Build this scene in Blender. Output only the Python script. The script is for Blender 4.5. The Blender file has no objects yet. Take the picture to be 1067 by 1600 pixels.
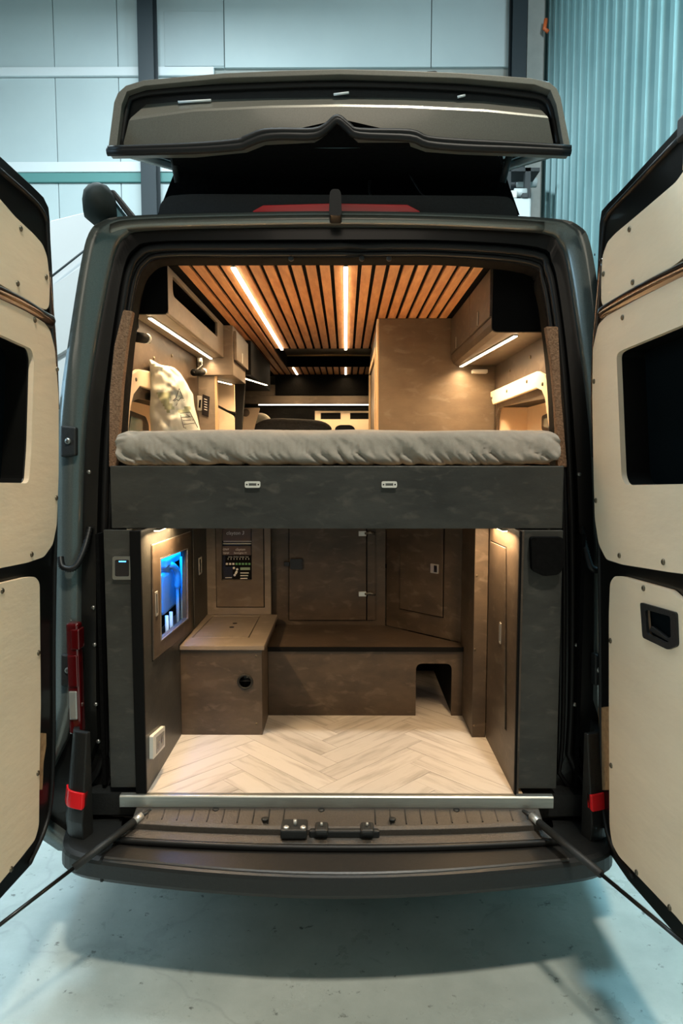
import bpy, math, random
import numpy as np
from mathutils import Vector, noise, geometry
random.seed(7)
S = bpy.context.scene
COL = S.collection
# ------------------------------------------------------------------ camera
F = 1066.667
CAM = np.array([0.0, -2.29, 1.79]); TILT = math.atan(88 / F); YAW = math.atan(6.5 / F)
cd = bpy.data.cameras.new('camera'); cam = bpy.data.objects.new('camera', cd); COL.objects.link(cam)
cam.location = CAM; cam.rotation_euler = (math.pi/2 - TILT, 0, YAW)
cd.sensor_width = 36; cd.lens = 24; cd.clip_start = 0.05; cd.clip_end = 200
S.camera = cam
# ------------------------------------------------------------------ world
w = bpy.data.worlds.new('world'); S.world = w; w.use_nodes = True
bg = w.node_tree.nodes['Background']; bg.inputs[0].default_value = (0.50, 0.62, 0.64, 1); bg.inputs[1].default_value = 0.06
# ------------------------------------------------------------------ hall lamps (high-bay lights), plus added fill and grazing lights
def area(name, loc, size, power, color, rot=(0, 0, 0), size_y=None, parent=None, spread=None):
    l = bpy.data.lights.new(name, 'AREA'); l.energy = power; l.color = color
    l.shape = 'RECTANGLE'; l.size = size; l.size_y = size_y or size
    if spread: l.spread = spread
    o = bpy.data.objects.new(name, l); COL.objects.link(o); o.location = loc; o.rotation_euler = rot
    if parent: o.parent = parent
    return o
HALL_COOL = (0.78, 0.94, 1.0); HALL_NEUTRAL = (1.0, 0.93, 0.79)
area('hall_or_fill_light', (-2.2, 5.4, 8.8), 1.6, 500, HALL_COOL, size_y=0.6)
area('hall_or_fill_light', (-4.2, 3.2, 7.2), 1.6, 230, HALL_COOL, size_y=0.8)
area('hall_or_fill_light', (-0.8, 0.2, 7.5), 1.2, 150, HALL_COOL, size_y=1.0)
area('hall_or_fill_light', (1.3, -5.0, 10.6), 0.7, 1000, HALL_NEUTRAL, size_y=0.5)
area('hall_or_fill_light', (0.0, -5.0, 3.6), 1.6, 16, (1.0, .86, .70), rot=(math.radians(72), 0, 0))  # unseen fill light, added to brighten the open doors
area('hall_or_fill_light', (-4.0, -1.6, 3.2), 1.6, 60, (0.45, 0.75, 1.0), rot=(0, -math.radians(55), 0))
area('hall_or_fill_light', (2.85, 0.5, 7.2), 0.7, 170, (.72, .92, 1.0), rot=(math.radians(68), 0, 0), spread=math.radians(110))  # added grazing light to bring out the corrugated ribs
area('hall_or_fill_light', (2.3, 0.6, 6.5), 0.8, 40, (.38, .78, 1.0), spread=math.radians(50))  # added cool spot that tints the floor right of the van
area('hall_or_fill_light', (-2.5, 0.4, 6.5), 0.8, 26, (.50, .80, 1.0), spread=math.radians(50))  # matching cool spot, added for the floor at left
S.view_settings.view_transform = 'Standard'; S.view_settings.look = 'None'
S.view_settings.gamma = 1; S.view_settings.exposure = 0.0; S.view_settings.use_curve_mapping = False

# ------------------------------------------------------------------ measuring helpers
def ray(x, y):
    a = (x - 533.5) / F; b = -(y - 800) / F
    d = (a, math.cos(TILT) + b*math.sin(TILT), -math.sin(TILT) + b*math.cos(TILT))
    c, s = math.cos(YAW), math.sin(YAW)
    return np.array([d[0]*c - d[1]*s, d[0]*s + d[1]*c, d[2]])
def PA(x, y, k, v):
    r = ray(x, y); return Vector(CAM + r * ((v - CAM[k]) / r[k]))
def PX(x, y, X): return PA(x, y, 0, X)
def PY(x, y, Y): return PA(x, y, 1, Y)
def PZ(x, y, Z): return PA(x, y, 2, Z)
class Plane:
    def __init__(s, o, U, V):
        s.o = Vector(o); s.U = Vector(U).normalized(); V = Vector(V); V = V - s.U*V.dot(s.U); s.V = V.normalized(); s.N = s.U.cross(s.V)
    def uv(s, x, y):
        r = Vector(ray(x, y)); c = Vector(CAM); p = c + r * ((s.o - c).dot(s.N) / r.dot(s.N)) - s.o
        return (p.dot(s.U), p.dot(s.V))
    def tr(s, *pts): return [s.uv(*p) for p in pts]
    def w(s, u, v, h=0.0): return s.o + s.U*u + s.V*v + s.N*h
def facing(Y): return Plane((0, Y, 0), (1, 0, 0), (0, 0, 1))        # N points to the camera (-Y)
def side_l(X): return Plane((X, 0, 0), (0, 1, 0), (0, 0, 1))        # N points to +X
def side_r(X): return Plane((X, 0, 0), (0, -1, 0), (0, 0, 1))       # N points to -X (u = -Y)
def up(Z): return Plane((0, 0, Z), (1, 0, 0), (0, 1, 0))
def rnd(pts, r, seg=5):
    n = len(pts); out = []
    for i in range(n):
        p0, p, p1 = (Vector(pts[i-1]), Vector(pts[i]), Vector(pts[(i+1) % n]))
        rr = r[i] if isinstance(r, (list, tuple)) else r
        a = (p0 - p); b = (p1 - p)
        m = min(rr, a.length*0.48, b.length*0.48)
        if m < 1e-4: out.append(tuple(p)); continue
        a = p + a.normalized()*m; b = p + b.normalized()*m
        for k in range(seg+1):
            t = k/seg; q = a*(1-t)**2 + p*2*t*(1-t) + b*t*t; out.append((q.x, q.y))
    return out
def rect(u0, u1, v0, v1): return [(u0, v0), (u1, v0), (u1, v1), (u0, v1)]
def smooth_path(pts, n=6, closed=False):
    P = [Vector(p) for p in pts]; m = len(P); out = []
    for i in range(m if closed else m-1):
        if closed: a, b, c, d = P[i-1], P[i], P[(i+1) % m], P[(i+2) % m]
        else: a, b, c, d = P[max(i-1, 0)], P[i], P[i+1], P[min(i+2, m-1)]
        for k in range(n):
            t = k/n
            out.append(0.5*((2*b) + (c-a)*t + (2*a-5*b+4*c-d)*t*t + (3*b-a-3*c+d)*t**3))
    if not closed: out.append(P[-1])
    return out
# ------------------------------------------------------------------ mesh builder
class MB:
    def __init__(s): s.v = []; s.f = []; s.sm = []
    def add(s, vs, fs, smooth=False):
        b = len(s.v); s.v += [tuple(v) for v in vs]; s.f += [tuple(i+b for i in f) for f in fs]; s.sm += [smooth]*len(fs); return s
    def box(s, x0, x1, y0, y1, z0, z1):
        vs = [(x, y, z) for z in (z0, z1) for y in (y0, y1) for x in (x0, x1)]
        return s.add(vs, [(0,2,3,1), (4,5,7,6), (0,1,5,4), (2,6,7,3), (0,4,6,2), (1,3,7,5)])
    def plate(s, pl, outer, h0, h1, holes=()):
        loops = [list(outer)] + [list(h) for h in holes]
        def ar(l): return sum(l[i-1][0]*l[i][1] - l[i][0]*l[i-1][1] for i in range(len(l)))
        if ar(loops[0]) < 0: loops[0].reverse()
        for h in loops[1:]:
            if ar(h) > 0: h.reverse()
        flat = [p for l in loops for p in l]; n = len(flat)
        vs = [pl.w(u, v, h1) for u, v in flat] + [pl.w(u, v, h0) for u, v in flat]
        if len(loops) == 1 and n <= 4: tris = [tuple(range(n))]
        else:
            tris = geometry.tessellate_polygon([[Vector((p[0], p[1], 0)) for p in l] for l in loops])
            fixed = []
            for t in tris:
                a, b, c = (flat[i] for i in t)
                cr = (b[0]-a[0])*(c[1]-a[1]) - (b[1]-a[1])*(c[0]-a[0])
                if abs(cr) < 1e-12: continue
                fixed.append(tuple(t) if cr > 0 else tuple(reversed(t)))
            tris = fixed
        fs = [t for t in tris] + [tuple(i+n for i in reversed(t)) for t in tris]
        k = 0
        for l in loops:
            m = len(l)
            for i in range(m):
                a, b = k+i, k+(i+1) % m
                fs.append((a, a+n, b+n, b))
            k += m
        if h1 < h0: fs = [tuple(reversed(f)) for f in fs]
        return s.add(vs, fs)
    def tube(s, path, r, n=8, closed=False, cap=True):
        P = [Vector(p) for p in path]; m = len(P); R = r if isinstance(r, (list, tuple)) else [r]*m
        rings = []; ref = None
        for i in range(m):
            if closed: t = (P[(i+1) % m] - P[i-1])
            else: t = P[min(i+1, m-1)] - P[max(i-1, 0)]
            t.normalize()
            if ref is None:
                ref = Vector((0, 0, 1)) if abs(t.z) < .9 else Vector((1, 0, 0))
            a = (ref - t*ref.dot(t)).normalized(); ref = a; b = t.cross(a)
            rings.append([P[i] + (a*math.cos(2*math.pi*k/n) + b*math.sin(2*math.pi*k/n))*R[i] for k in range(n)])
        vs = [v for rg in rings for v in rg]; fs = []
        for i in range(m if closed else m-1):
            j = (i+1) % m
            for k in range(n):
                l = (k+1) % n; fs.append((i*n+k, i*n+l, j*n+l, j*n+k))
        if not closed and cap: fs += [tuple(reversed(range(n))), tuple(range((m-1)*n, m*n))]
        return s.add(vs, fs, True)
    def cyl(s, a, b, r, n=16): return s.tube([a, b], r, n)
    def loft(s, rings, closed=True, caps=False, smooth=True):
        n = len(rings[0]); vs = [v for r in rings for v in r]; fs = []
        for i in range(len(rings)-1):
            for k in range(n if closed else n-1):
                l = (k+1) % n; fs.append((i*n+k, i*n+l, (i+1)*n+l, (i+1)*n+k))
        if caps: fs += [tuple(reversed(range(n))), tuple(range((len(rings)-1)*n, len(rings)*n))]
        return s.add(vs, fs, smooth)
    def dome(s, c, N, r, h, n=10):
        N = Vector(N).normalized(); ref = Vector((0, 0, 1)) if abs(N.z) < .9 else Vector((1, 0, 0))
        a = ref.cross(N).normalized(); b = N.cross(a); c = Vector(c); rings = []
        for rr, hh in ((1, -.002), (1, h*.5), (.7, h*.9), (.3, h)):
            rings.append([c + N*hh + (a*math.cos(2*math.pi*k/n) + b*math.sin(2*math.pi*k/n))*r*rr for k in range(n)])
        return s.loft(rings, caps=True)
WL = {}
def obj(name, mb, mat, parent=None, bevel=0.0, label=None, smooth=None):
    vs = mb.v
    if parent is None:
        a = np.array(vs); lo = a.min(0); hi = a.max(0); off = Vector(((lo[0]+hi[0])/2, (lo[1]+hi[1])/2, lo[2]))
    else: off = WL[parent.name]
    me = bpy.data.meshes.new(name)
    me.from_pydata([(v[0]-off[0], v[1]-off[1], v[2]-off[2]) for v in vs], [], mb.f)
    sm = mb.sm if smooth is None else [smooth]*len(mb.f)
    me.polygons.foreach_set('use_smooth', sm); me.update(); me.validate()
    me.materials.append(M[mat] if isinstance(mat, str) else mat)
    o = bpy.data.objects.new(name, me); COL.objects.link(o)
    if parent is None: o.location = off
    else: o.parent = parent
    WL[o.name] = off
    if bevel:
        b = o.modifiers.new('bevel', 'BEVEL'); b.width = bevel; b.segments = 2; b.limit_method = 'ANGLE'; b.angle_limit = math.radians(50)
    if label: o['label'] = label
    return o
def obj_each(name, mb, mat, parent):
    per = 40; nf = len(mb.f)*per//len(mb.v)
    for k in range(0, len(mb.v)//per):
        m2 = MB(); m2.v = mb.v[k*per:(k+1)*per]; fs = [f for f in mb.f if k*per <= f[0] < (k+1)*per]
        m2.f = [tuple(i-k*per for i in f) for f in fs]; m2.sm = [True]*len(fs); obj(name, m2, mat, parent)
def thing(name, label, cat, loc, group=None):
    o = bpy.data.objects.new(name, None); COL.objects.link(o); o.location = loc; o.empty_display_size = .05
    o['label'] = label; o['category'] = cat
    if group: o['group'] = group
    WL[o.name] = Vector(loc); return o
def tag(o, label, cat, group=None):
    o['label'] = label; o['category'] = cat
    if group: o['group'] = group
    return o
def struct(o): o['kind'] = 'structure'; return o

# ------------------------------------------------------------------ materials
M = {}
def mk(name, c1, c2=None, rough=.5, metal=0., scale=6., stretch=(1, 1, 1), detail=6., bump=0., bscale=None, lo=.35, hi=.65,
       vary=0., coat=0., emit=None, est=0., trans=0., scratch=None, spec=.5):
    m = bpy.data.materials.new(name); m.use_nodes = True; nt = m.node_tree; N = nt.nodes; L = nt.links
    b = N['Principled BSDF']; b.inputs['Roughness'].default_value = rough; b.inputs['Metallic'].default_value = metal
    b.inputs['Coat Weight'].default_value = coat; b.inputs['Coat Roughness'].default_value = .08
    b.inputs['Specular IOR Level'].default_value = spec
    if trans: b.inputs['Transmission Weight'].default_value = trans
    tc = N.new('ShaderNodeTexCoord'); mp = N.new('ShaderNodeMapping'); mp.inputs['Scale'].default_value = stretch
    L.new(tc.outputs['Object'], mp.inputs[0]); vec = mp.outputs[0]
    if vary:
        oi = N.new('ShaderNodeObjectInfo'); vm = N.new('ShaderNodeVectorMath'); vm.operation = 'ADD'
        ml = N.new('ShaderNodeVectorMath'); ml.operation = 'SCALE'; ml.inputs[0].default_value = (7, 13, 5)
        L.new(oi.outputs['Random'], ml.inputs['Scale']); L.new(vec, vm.inputs[0]); L.new(ml.outputs[0], vm.inputs[1]); vec = vm.outputs[0]
    ns = N.new('ShaderNodeTexNoise'); ns.inputs['Scale'].default_value = scale; ns.inputs['Detail'].default_value = detail
    ns.inputs['Roughness'].default_value = .62; L.new(vec, ns.inputs[0])
    col = None
    if c2 is not None:
        r = N.new('ShaderNodeValToRGB'); r.color_ramp.elements[0].position = lo; r.color_ramp.elements[1].position = hi
        r.color_ramp.elements[0].color = (*c1, 1); r.color_ramp.elements[1].color = (*c2, 1)
        L.new(ns.outputs['Fac'], r.inputs[0]); col = r.outputs[0]
        if scratch:
            n2 = N.new('ShaderNodeTexNoise'); n2.inputs['Scale'].default_value = scale*3.2; n2.inputs['Detail'].default_value = 9; n2.inputs['Distortion'].default_value = .5
            L.new(vec, n2.inputs[0]); r2 = N.new('ShaderNodeValToRGB'); e = r2.color_ramp.elements
            e[0].position = .56; e[0].color = (0, 0, 0, 1); e[1].position = .74; e[1].color = (1, 1, 1, 1); L.new(n2.outputs['Fac'], r2.inputs[0])
            mx = N.new('ShaderNodeMix'); mx.data_type = 'RGBA'; L.new(r2.outputs[0], mx.inputs[0]); L.new(col, mx.inputs[6]); mx.inputs[7].default_value = (*scratch, 1); col = mx.outputs[2]
        if vary:
            hs = N.new('ShaderNodeHueSaturation'); mr = N.new('ShaderNodeMapRange'); mr.inputs[3].default_value = 1-vary; mr.inputs[4].default_value = 1+vary
            L.new(oi.outputs['Random'], mr.inputs[0]); L.new(mr.outputs[0], hs.inputs['Value']); L.new(col, hs.inputs['Color']); col = hs.outputs[0]
        L.new(col, b.inputs['Base Color'])
    else: b.inputs['Base Color'].default_value = (*c1, 1)
    if bump:
        bn = N.new('ShaderNodeBump'); bn.inputs['Strength'].default_value = bump; bn.inputs['Distance'].default_value = .01
        src = ns
        if bscale:
            src = N.new('ShaderNodeTexNoise'); src.inputs['Scale'].default_value = bscale; src.inputs['Detail'].default_value = 4; L.new(vec, src.inputs[0])
        L.new(src.outputs['Fac'], bn.inputs['Height']); L.new(bn.outputs[0], b.inputs['Normal'])
    if emit:
        b.inputs['Emission Color'].default_value = (*emit, 1); b.inputs['Emission Strength'].default_value = est
    M[name] = m; return m
mk('laminate', (.021, .0215, .019), (.040, .040, .035), rough=.42, scale=4.5, stretch=(1, 1, 2.2), scratch=(.062, .058, .049), bump=.08, bscale=60)
mk('laminate_pale_lit', (.14, .115, .09), (.20, .165, .13), rough=.45, scale=4.0, stretch=(1, 1, 2), scratch=(.235, .195, .155), bump=.05, bscale=60)  # same laminate with strong LED light in its colour; also beige boards
mk('edge_or_shade_black', (.004, .004, .004), rough=.6, spec=.1)  # black of edge boards, also used to paint shade
mk('laminate_warm_lit', (.085, .063, .043), (.14, .106, .073), rough=.45, scale=3.2, stretch=(1, 1, 2), scratch=(.165, .135, .105), bump=.05, bscale=60)  # same laminate, warm LED light mixed into its colour
mk('laminate_brown_lit', (.042, .030, .021), (.078, .056, .038), rough=.45, scale=4.5, stretch=(1, 1, 2), scratch=(.11, .085, .062), bump=.06, bscale=60)  # laminate with warm garage light in its brown; also brown wall lining
mk('paint', (.215, .205, .175), (.245, .235, .20), rough=.32, metal=.45, scale=350, detail=1, coat=.7)
mk('paint_side', (.085, .10, .094), (.105, .12, .112), rough=.3, metal=.35, scale=300, detail=1, coat=.8)
mk('black_paint', (.005, .005, .0045), rough=.33, coat=.12, spec=.35)
mk('warm_sheen_paint', (.055, .028, .016), rough=.16, metal=.5, coat=.9)  # black door paint with copper reflections mixed in as brown
mk('black_plastic', (.006, .007, .007), (.011, .012, .012), rough=.55, scale=120, bump=.15)
mk('step_plastic', (.012, .011, .010), (.018, .016, .014), rough=.36, scale=90, bump=.08, spec=.7)
mk('bumper', (.006, .0065, .0065), (.009, .010, .0095), rough=.5, scale=90, bump=.1)
mk('sill_plastic', (.034, .027, .020), (.048, .038, .029), rough=.5, scale=150, bump=.25)
mk('rubber', (.006, .006, .006), rough=.45, spec=.3)
mk('fabric_black', (.002, .002, .002), (.004, .004, .004), rough=.95, scale=60, bump=.3, spec=.1)
mk('alu', (.42, .43, .40), (.50, .50, .46), rough=.38, metal=.9, scale=20, stretch=(1, 20, 20))
mk('chrome', (.72, .70, .66), rough=.3, metal=.75)
mk('steel_dull', (.30, .30, .28), rough=.35, metal=.9)
mk('screw', (.16, .13, .09), rough=.35, metal=.8)
mk('cream', (.82, .645, .46), (.88, .70, .50), rough=.55, scale=2.5, stretch=(1, 1, 3), bump=.12, bscale=14)
mk('cream_edge', (.50, .40, .26), rough=.6)
mk('plywood', (.46, .205, .088), (.64, .33, .145), rough=.5, scale=5, stretch=(9, 1.2, 6), vary=.14, bump=.1)
mk('beech', (.52, .36, .20), (.60, .43, .26), rough=.5, scale=5, stretch=(8, 8, 1))
mk('chipboard', (.23, .13, .06), (.42, .25, .12), rough=.8, scale=45, lo=.3, hi=.7)
mk('oak', (.31, .28, .25), (.50, .47, .435), rough=.42, scale=3.0, stretch=(1, 8, 1), vary=.09, bump=.08, lo=.3, hi=.52)
mk('sheet', (.33, .295, .25), (.38, .34, .29), rough=.9, scale=30, bump=.12, bscale=240)
mk('carpet', (.15, .08, .042), (.36, .21, .12), rough=1, scale=160, bump=1., lo=.3, hi=.7)
mk('dark_glass', (.004, .006, .007), rough=.6, spec=.0)
mk('window_glass', (.10, .20, .24), rough=.08, coat=.3)
mk('red_lens', (.75, .015, .02), rough=.3, coat=.2)
mk('red_dark', (.07, .002, .003), rough=.12, coat=.8)
mk('clear_lens', (.35, .36, .34), rough=.2, metal=.4, coat=.6)
mk('white_paper', (.82, .84, .74), (.88, .90, .82), rough=.7, scale=5, bump=.1)
mk('green_paper', (.50, .54, .34), (.58, .62, .42), rough=.7, scale=8)
mk('ink', (.03, .035, .035), rough=.7)
mk('white_plastic', (.62, .61, .56), rough=.4)
mk('print_white', (.90, .86, .78), rough=.6)
mk('print_green', (.16, .42, .16), rough=.6)
mk('print_red', (.45, .07, .05), rough=.6)
mk('panel_brown', (.10, .06, .045), (.13, .085, .06), rough=.4, scale=10)
mk('panel_black', (.012, .010, .012), rough=.25)
mk('seat', (.035, .038, .042), (.06, .062, .066), rough=.8, scale=60, bump=.3)
mk('wall_sheet', (.47, .56, .58), (.52, .61, .62), rough=.55, scale=.6, vary=.05)
mk('wall_trim', (.72, .78, .80), rough=.4)
mk('teal_trim', (.10, .27, .26), rough=.5)
mk('corrugated', (.17, .33, .35), (.22, .39, .41), rough=.42, scale=1.2, metal=.1)
mk('column', (.012, .022, .028), rough=.5)
mk('grey_wall', (.30, .32, .30), (.36, .37, .35), rough=.7, scale=3)
mk('white_gloss', (.66, .68, .70), rough=.25, coat=.4)
mk('machine', (.55, .60, .60), rough=.45)
mk('dark_item', (.02, .026, .028), rough=.6)
mk('roof_under_blue_lit', (.28, .48, .54), rough=.35)  # bluish light on the lid underside is put into its colour
mk('mirror_shell', (.012, .016, .014), rough=.75, spec=.2)
mk('tyre', (.012, .012, .012), rough=.8)
mk('led', (.9, .8, .6), emit=(1, .78, .50), est=14, rough=.5)
mk('led_blue', (.2, .5, 1), emit=(.05, .35, 1), est=6, rough=.5)
mk('compartment_grey', (.34, .36, .40), rough=.7)
mk('tank', (.35, .60, .80), rough=.5)  # white tank; blue of the compartment light is put into its colour
# painted concrete floor: worn pale coating, cracks, specks
def concrete():
    m = bpy.data.materials.new('concrete'); m.use_nodes = True; nt = m.node_tree; N = nt.nodes; L = nt.links; b = N['Principled BSDF']
    tc = N.new('ShaderNodeTexCoord')
    def nz(s, d=8, dist=0.):
        n = N.new('ShaderNodeTexNoise'); n.inputs['Scale'].default_value = s; n.inputs['Detail'].default_value = d; n.inputs['Distortion'].default_value = dist
        n.inputs['Roughness'].default_value = .65; L.new(tc.outputs['Object'], n.inputs[0]); return n.outputs['Fac']
    def ramp(src, p0, c0, p1, c1):
        r = N.new('ShaderNodeValToRGB'); e = r.color_ramp.elements; e[0].position = p0; e[0].color = (*c0, 1); e[1].position = p1; e[1].color = (*c1, 1); L.new(src, r.inputs[0]); return r.outputs[0]
    def mix(f, a, c):
        x = N.new('ShaderNodeMix'); x.data_type = 'RGBA'; L.new(f, x.inputs[0]); L.new(a, x.inputs[6])
        x.inputs[7].default_value = (*c, 1); return x.outputs[2]
    base = ramp(nz(1.7), .32, (.30, .33, .30), .68, (.47, .50, .46))
    base = mix(ramp(nz(22, 10), .63, (0, 0, 0), .70, (1, 1, 1)), base, (.13, .14, .125))
    base = mix(ramp(nz(5, 10, 1.5), .60, (0, 0, 0), .75, (.7, .7, .7)), base, (.20, .21, .19))
    mu = N.new('ShaderNodeTexVoronoi'); mu.feature = 'DISTANCE_TO_EDGE'; mu.inputs['Scale'].default_value = .45; 
    wv = N.new('ShaderNodeTexNoise'); wv.inputs['Scale'].default_value = 3; wv.inputs['Detail'].default_value = 8; L.new(tc.outputs['Object'], wv.inputs[0])
    ad = N.new('ShaderNodeMix'); ad.data_type = 'VECTOR'; ad.inputs[0].default_value = .25; L.new(tc.outputs['Object'], ad.inputs[4]); L.new(wv.outputs['Color'], ad.inputs[5]); L.new(ad.outputs[1], mu.inputs[0])
    base = mix(ramp(mu.outputs['Distance'], .0, (.35, .35, .35), .0022, (0, 0, 0)), base, (.26, .27, .26))
    L.new(base, b.inputs['Base Color'])
    L.new(ramp(nz(4), .3, (.22, .22, .22), .7, (.45, .45, .45)), b.inputs['Roughness'])
    bn = N.new('ShaderNodeBump'); bn.inputs['Strength'].default_value = .15; bn.inputs['Distance'].default_value = .01; L.new(nz(30), bn.inputs['Height']); L.new(bn.outputs[0], b.inputs['Normal'])
    M['concrete'] = m
concrete()

# ================================================================== THE HALL
fl = struct(obj('floor', MB().box(-7, 3.4, -7, 9.2, -.1, 0), 'concrete'))
WB = 9.0
wb = struct(obj('wall_back', MB().box(-7, 3.6, WB+.06, WB+.16, 0, 12), 'grey_wall'))
zt1 = PY(100, 121, WB).z; zt0 = PY(100, 107, WB).z; zr1 = PY(100, 255, WB).z; zr0 = PY(100, 271, WB).z; zg0 = PY(100, 286, WB).z
xs = [-7, -4.6, PY(183, 50, WB).x, PY(350, 50, WB).x, PY(674, 50, WB).x, PY(822, 50, WB).x]
for z0, z1 in ((0, zg0), (zr1, zt1), (zt0, 12)):
    for a, c in zip(xs, xs[1:]):
        obj('wall_panel', MB().box(a+.006, c-.006, WB, WB+.058, z0+.006, z1-.006), 'wall_sheet', wb, .006)
obj('access_panel', MB().box(PY(256, 18, WB).x, PY(349, 18, WB).x, WB-.012, WB-.001, PY(300, 107, WB).z+.03, PY(300, 18, WB).z), 'wall_sheet', wb, .004)
obj('white_rail', MB().box(-7, PY(335, 110, WB).x, WB-.05, WB+.05, zt1, zt0), 'wall_trim', wb, .01)
obj('white_rail', MB().box(-7, PY(822, 250, WB).x, WB-.06, WB+.05, zr0, zr1), 'wall_trim', wb, .01)
obj('teal_rail', MB().box(-7, PY(822, 280, WB).x, WB-.04, WB+.05, zg0, zr0), 'teal_trim', wb, .01)
obj('grey_pier', MB().box(PY(823, 50, WB-.2).x, PY(848, 50, WB-.2).x, WB-.25, WB+.05, 0, 12), 'grey_wall', wb)
for i, (a, c) in enumerate(((216, 240), (800, 822))):
    x0, x1 = PY(a, 50, 8.6).x, PY(c, 50, 8.6).x
    lab = ('black steel column on back wall, left of raised roof lid', 'black steel column on back wall, right above raised roof lid')[i]
    t = thing('steel_column', lab, 'column', ((x0+x1)/2, 8.6, 0), 'black steel columns of the back wall')
    obj('flange', MB().box(x0, x1, 8.55, 8.57, 0, 12), 'column', t, .003)
    obj('flange', MB().box(x0, x1, 8.80, 8.82, 0, 12), 'column', t, .003)
    obj('web', MB().box((x0+x1)/2-.01, (x0+x1)/2+.01, 8.57, 8.80, 0, 12), 'column', t)
# corrugated side wall, sheet by sheet
WR = PY(848, 200, 9.0).x
wr = struct(obj('wall_right', MB().box(WR+.10, WR+.2, -7, 9.05, 0, 12), 'column'))
pitch = .30
def corr_sheet(y0, nrib):
    prof = []
    for k in range(nrib):
        y = y0 + k*pitch
        prof += [(0.07, y+.02), (0.0, y+.07), (0.0, y+.16), (0.07, y+.21)]
    prof += [(0.07, y0+nrib*pitch+.02)]
    rA = [Vector((WR + a, y, 0)) for a, y in prof]; rB = [Vector((WR + a, y, 12)) for a, y in prof]
    rC = [Vector((WR + a + .004, y, 12)) for a, y in prof]; rD = [Vector((WR + a + .004, y, 0)) for a, y in prof]
    return MB().loft([rD, rC, rB, rA], closed=False, smooth=False)
y = -6.9; k = 0
while y < 8.95:
    n = 4; obj('corrugated_sheet', corr_sheet(y, n), 'corrugated', wr); y += n*pitch; k += 1
sc = MB()
for i in range(14):
    yy = 1.0 + i*.6
    for z in (1.2, 2.9, 4.3): sc.dome((WR+.0, yy + .115, z), (-1, 0, 0), .016, .008, 8)
obj('screw_head', sc, 'column', wr)['kind'] = 'stuff'
obj('orange_hook', MB().tube([(WR-.10, 8.6, PY(846, 30, 8.6).z), (WR-.12, 8.6, PY(846, 45, 8.6).z), (WR-.06, 8.6, PY(846, 50, 8.6).z)], .03), mk('orange', (.6, .12, .03), rough=.5), wr)
wlft = struct(obj('wall_left', MB().box(-7.2, -7, -7, 9.2, 0, 12), 'wall_sheet'))

# white bodied shell standing at the left, behind the van
t = thing('white_bodyshell', 'big glossy white sloping bodyshell behind the open left rear door', 'vehicle', (-3.4, 5.2, 0))
F5 = facing(5.0)
pts = F5.tr((60, 352), (150, 326), (176, 322), (200, 345), (240, 380), (240, 800), (60, 800))
pts = [(u, max(v, .25)) for u, v in pts]
zb = pts[0]
body = F5.tr((-120, 400), (60, 350), (120, 335), (178, 322), (215, 350), (260, 420)) + [(-1.4, .12), (-4.6, .12)]
obj('shell', MB().plate(F5, rnd(body, .12), -1.6, 0), 'white_gloss', t, .03)
up_pts = F5.tr((-100, 560), (90, 448), (215, 362), (248, 400), (250, 460), (90, 560), (-100, 640))
obj('upper_panel', MB().plate(F5, rnd(up_pts, .05), .005, .09), 'white_gloss', t, .02)
lo_pts = F5.tr((-100, 700), (80, 575), (240, 480), (250, 700), (90, 720))
obj('lower_panel', MB().plate(F5, rnd(lo_pts, .05), .005, .07), 'white_gloss', t, .02)
obj('seam_strip', MB().tube([F5.w(*F5.uv(-60, 540), .10), F5.w(*F5.uv(90, 434), .105), F5.w(*F5.uv(150, 386), .10)], .012), 'column', t)
for sx in (-3.9, -2.0):
    obj('foot', MB().box(sx, sx+.3, 5.2, 5.5, 0, .14), 'column', t)

# things at the right behind the van
Y7 = 7.4
def pbox(x0, x1, y0, y1, Y, d, m=None):
    a, b = PY(x0, y1, Y), PY(x1, y0, Y); return (m or MB()).box(a.x, b.x, Y, Y+d, a.z, b.z)
t = thing('machine_cabinet', 'pale grey machine cabinet behind roof edge, right of the tent fabric', 'machine', (PY(815, 300, Y7).x, Y7, 0))
a, b = PY(797, 300, Y7), PY(830, 309, Y7)
obj('housing', MB().box(a.x, b.x, Y7, Y7+.6, 0, b.z), 'machine', t, .02)
obj('motor', MB().cyl(PY(803, 301, Y7+.2), PY(822, 301, Y7+.2), .055), 'machine', t)
obj('top_block', pbox(796, 808, 297, 309, Y7+.1, .3), 'white_plastic', t, .01)
obj('valve', pbox(816, 826, 301, 309, Y7-.02, .1), 'dark_item', t, .01)
a, b = PY(815, 272, 8.3), PY(842, 286, 8.3)
t = thing('air_duct', 'short pale grey duct mounted on right back wall beside corrugated sheet', 'duct', (a.x, 8.75, a.z))
obj('pipe', MB().cyl((a.x-.03, 8.45, (a.z+b.z)/2), (b.x, 8.45, (a.z+b.z)/2), .07), 'machine', t)
obj('bracket', MB().box(a.x+.02, b.x-.05, 8.45, 8.80, a.z+.02, a.z+.09), 'dark_item', t)
t = thing('storage_rack', 'dark storage rack half hidden behind the van roof at right', 'rack', (PY(812, 340, 8.0).x, 8.0, 0))
a, b = PY(790, 262, 8.0), PY(842, 330, 8.0)
for xx in (a.x, PY(820, 300, 8.0).x): obj('upright', MB().box(xx, xx+.08, 8.0, 8.1, 0, a.z), 'dark_item', t)
obj('shelf', MB().box(a.x, b.x, 8.0, 8.4, b.z-.3, b.z-.25), 'dark_item', t)
obj('shelf', MB().box(a.x, b.x, 8.0, 8.4, a.z-.05, a.z), 'dark_item', t)

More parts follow.
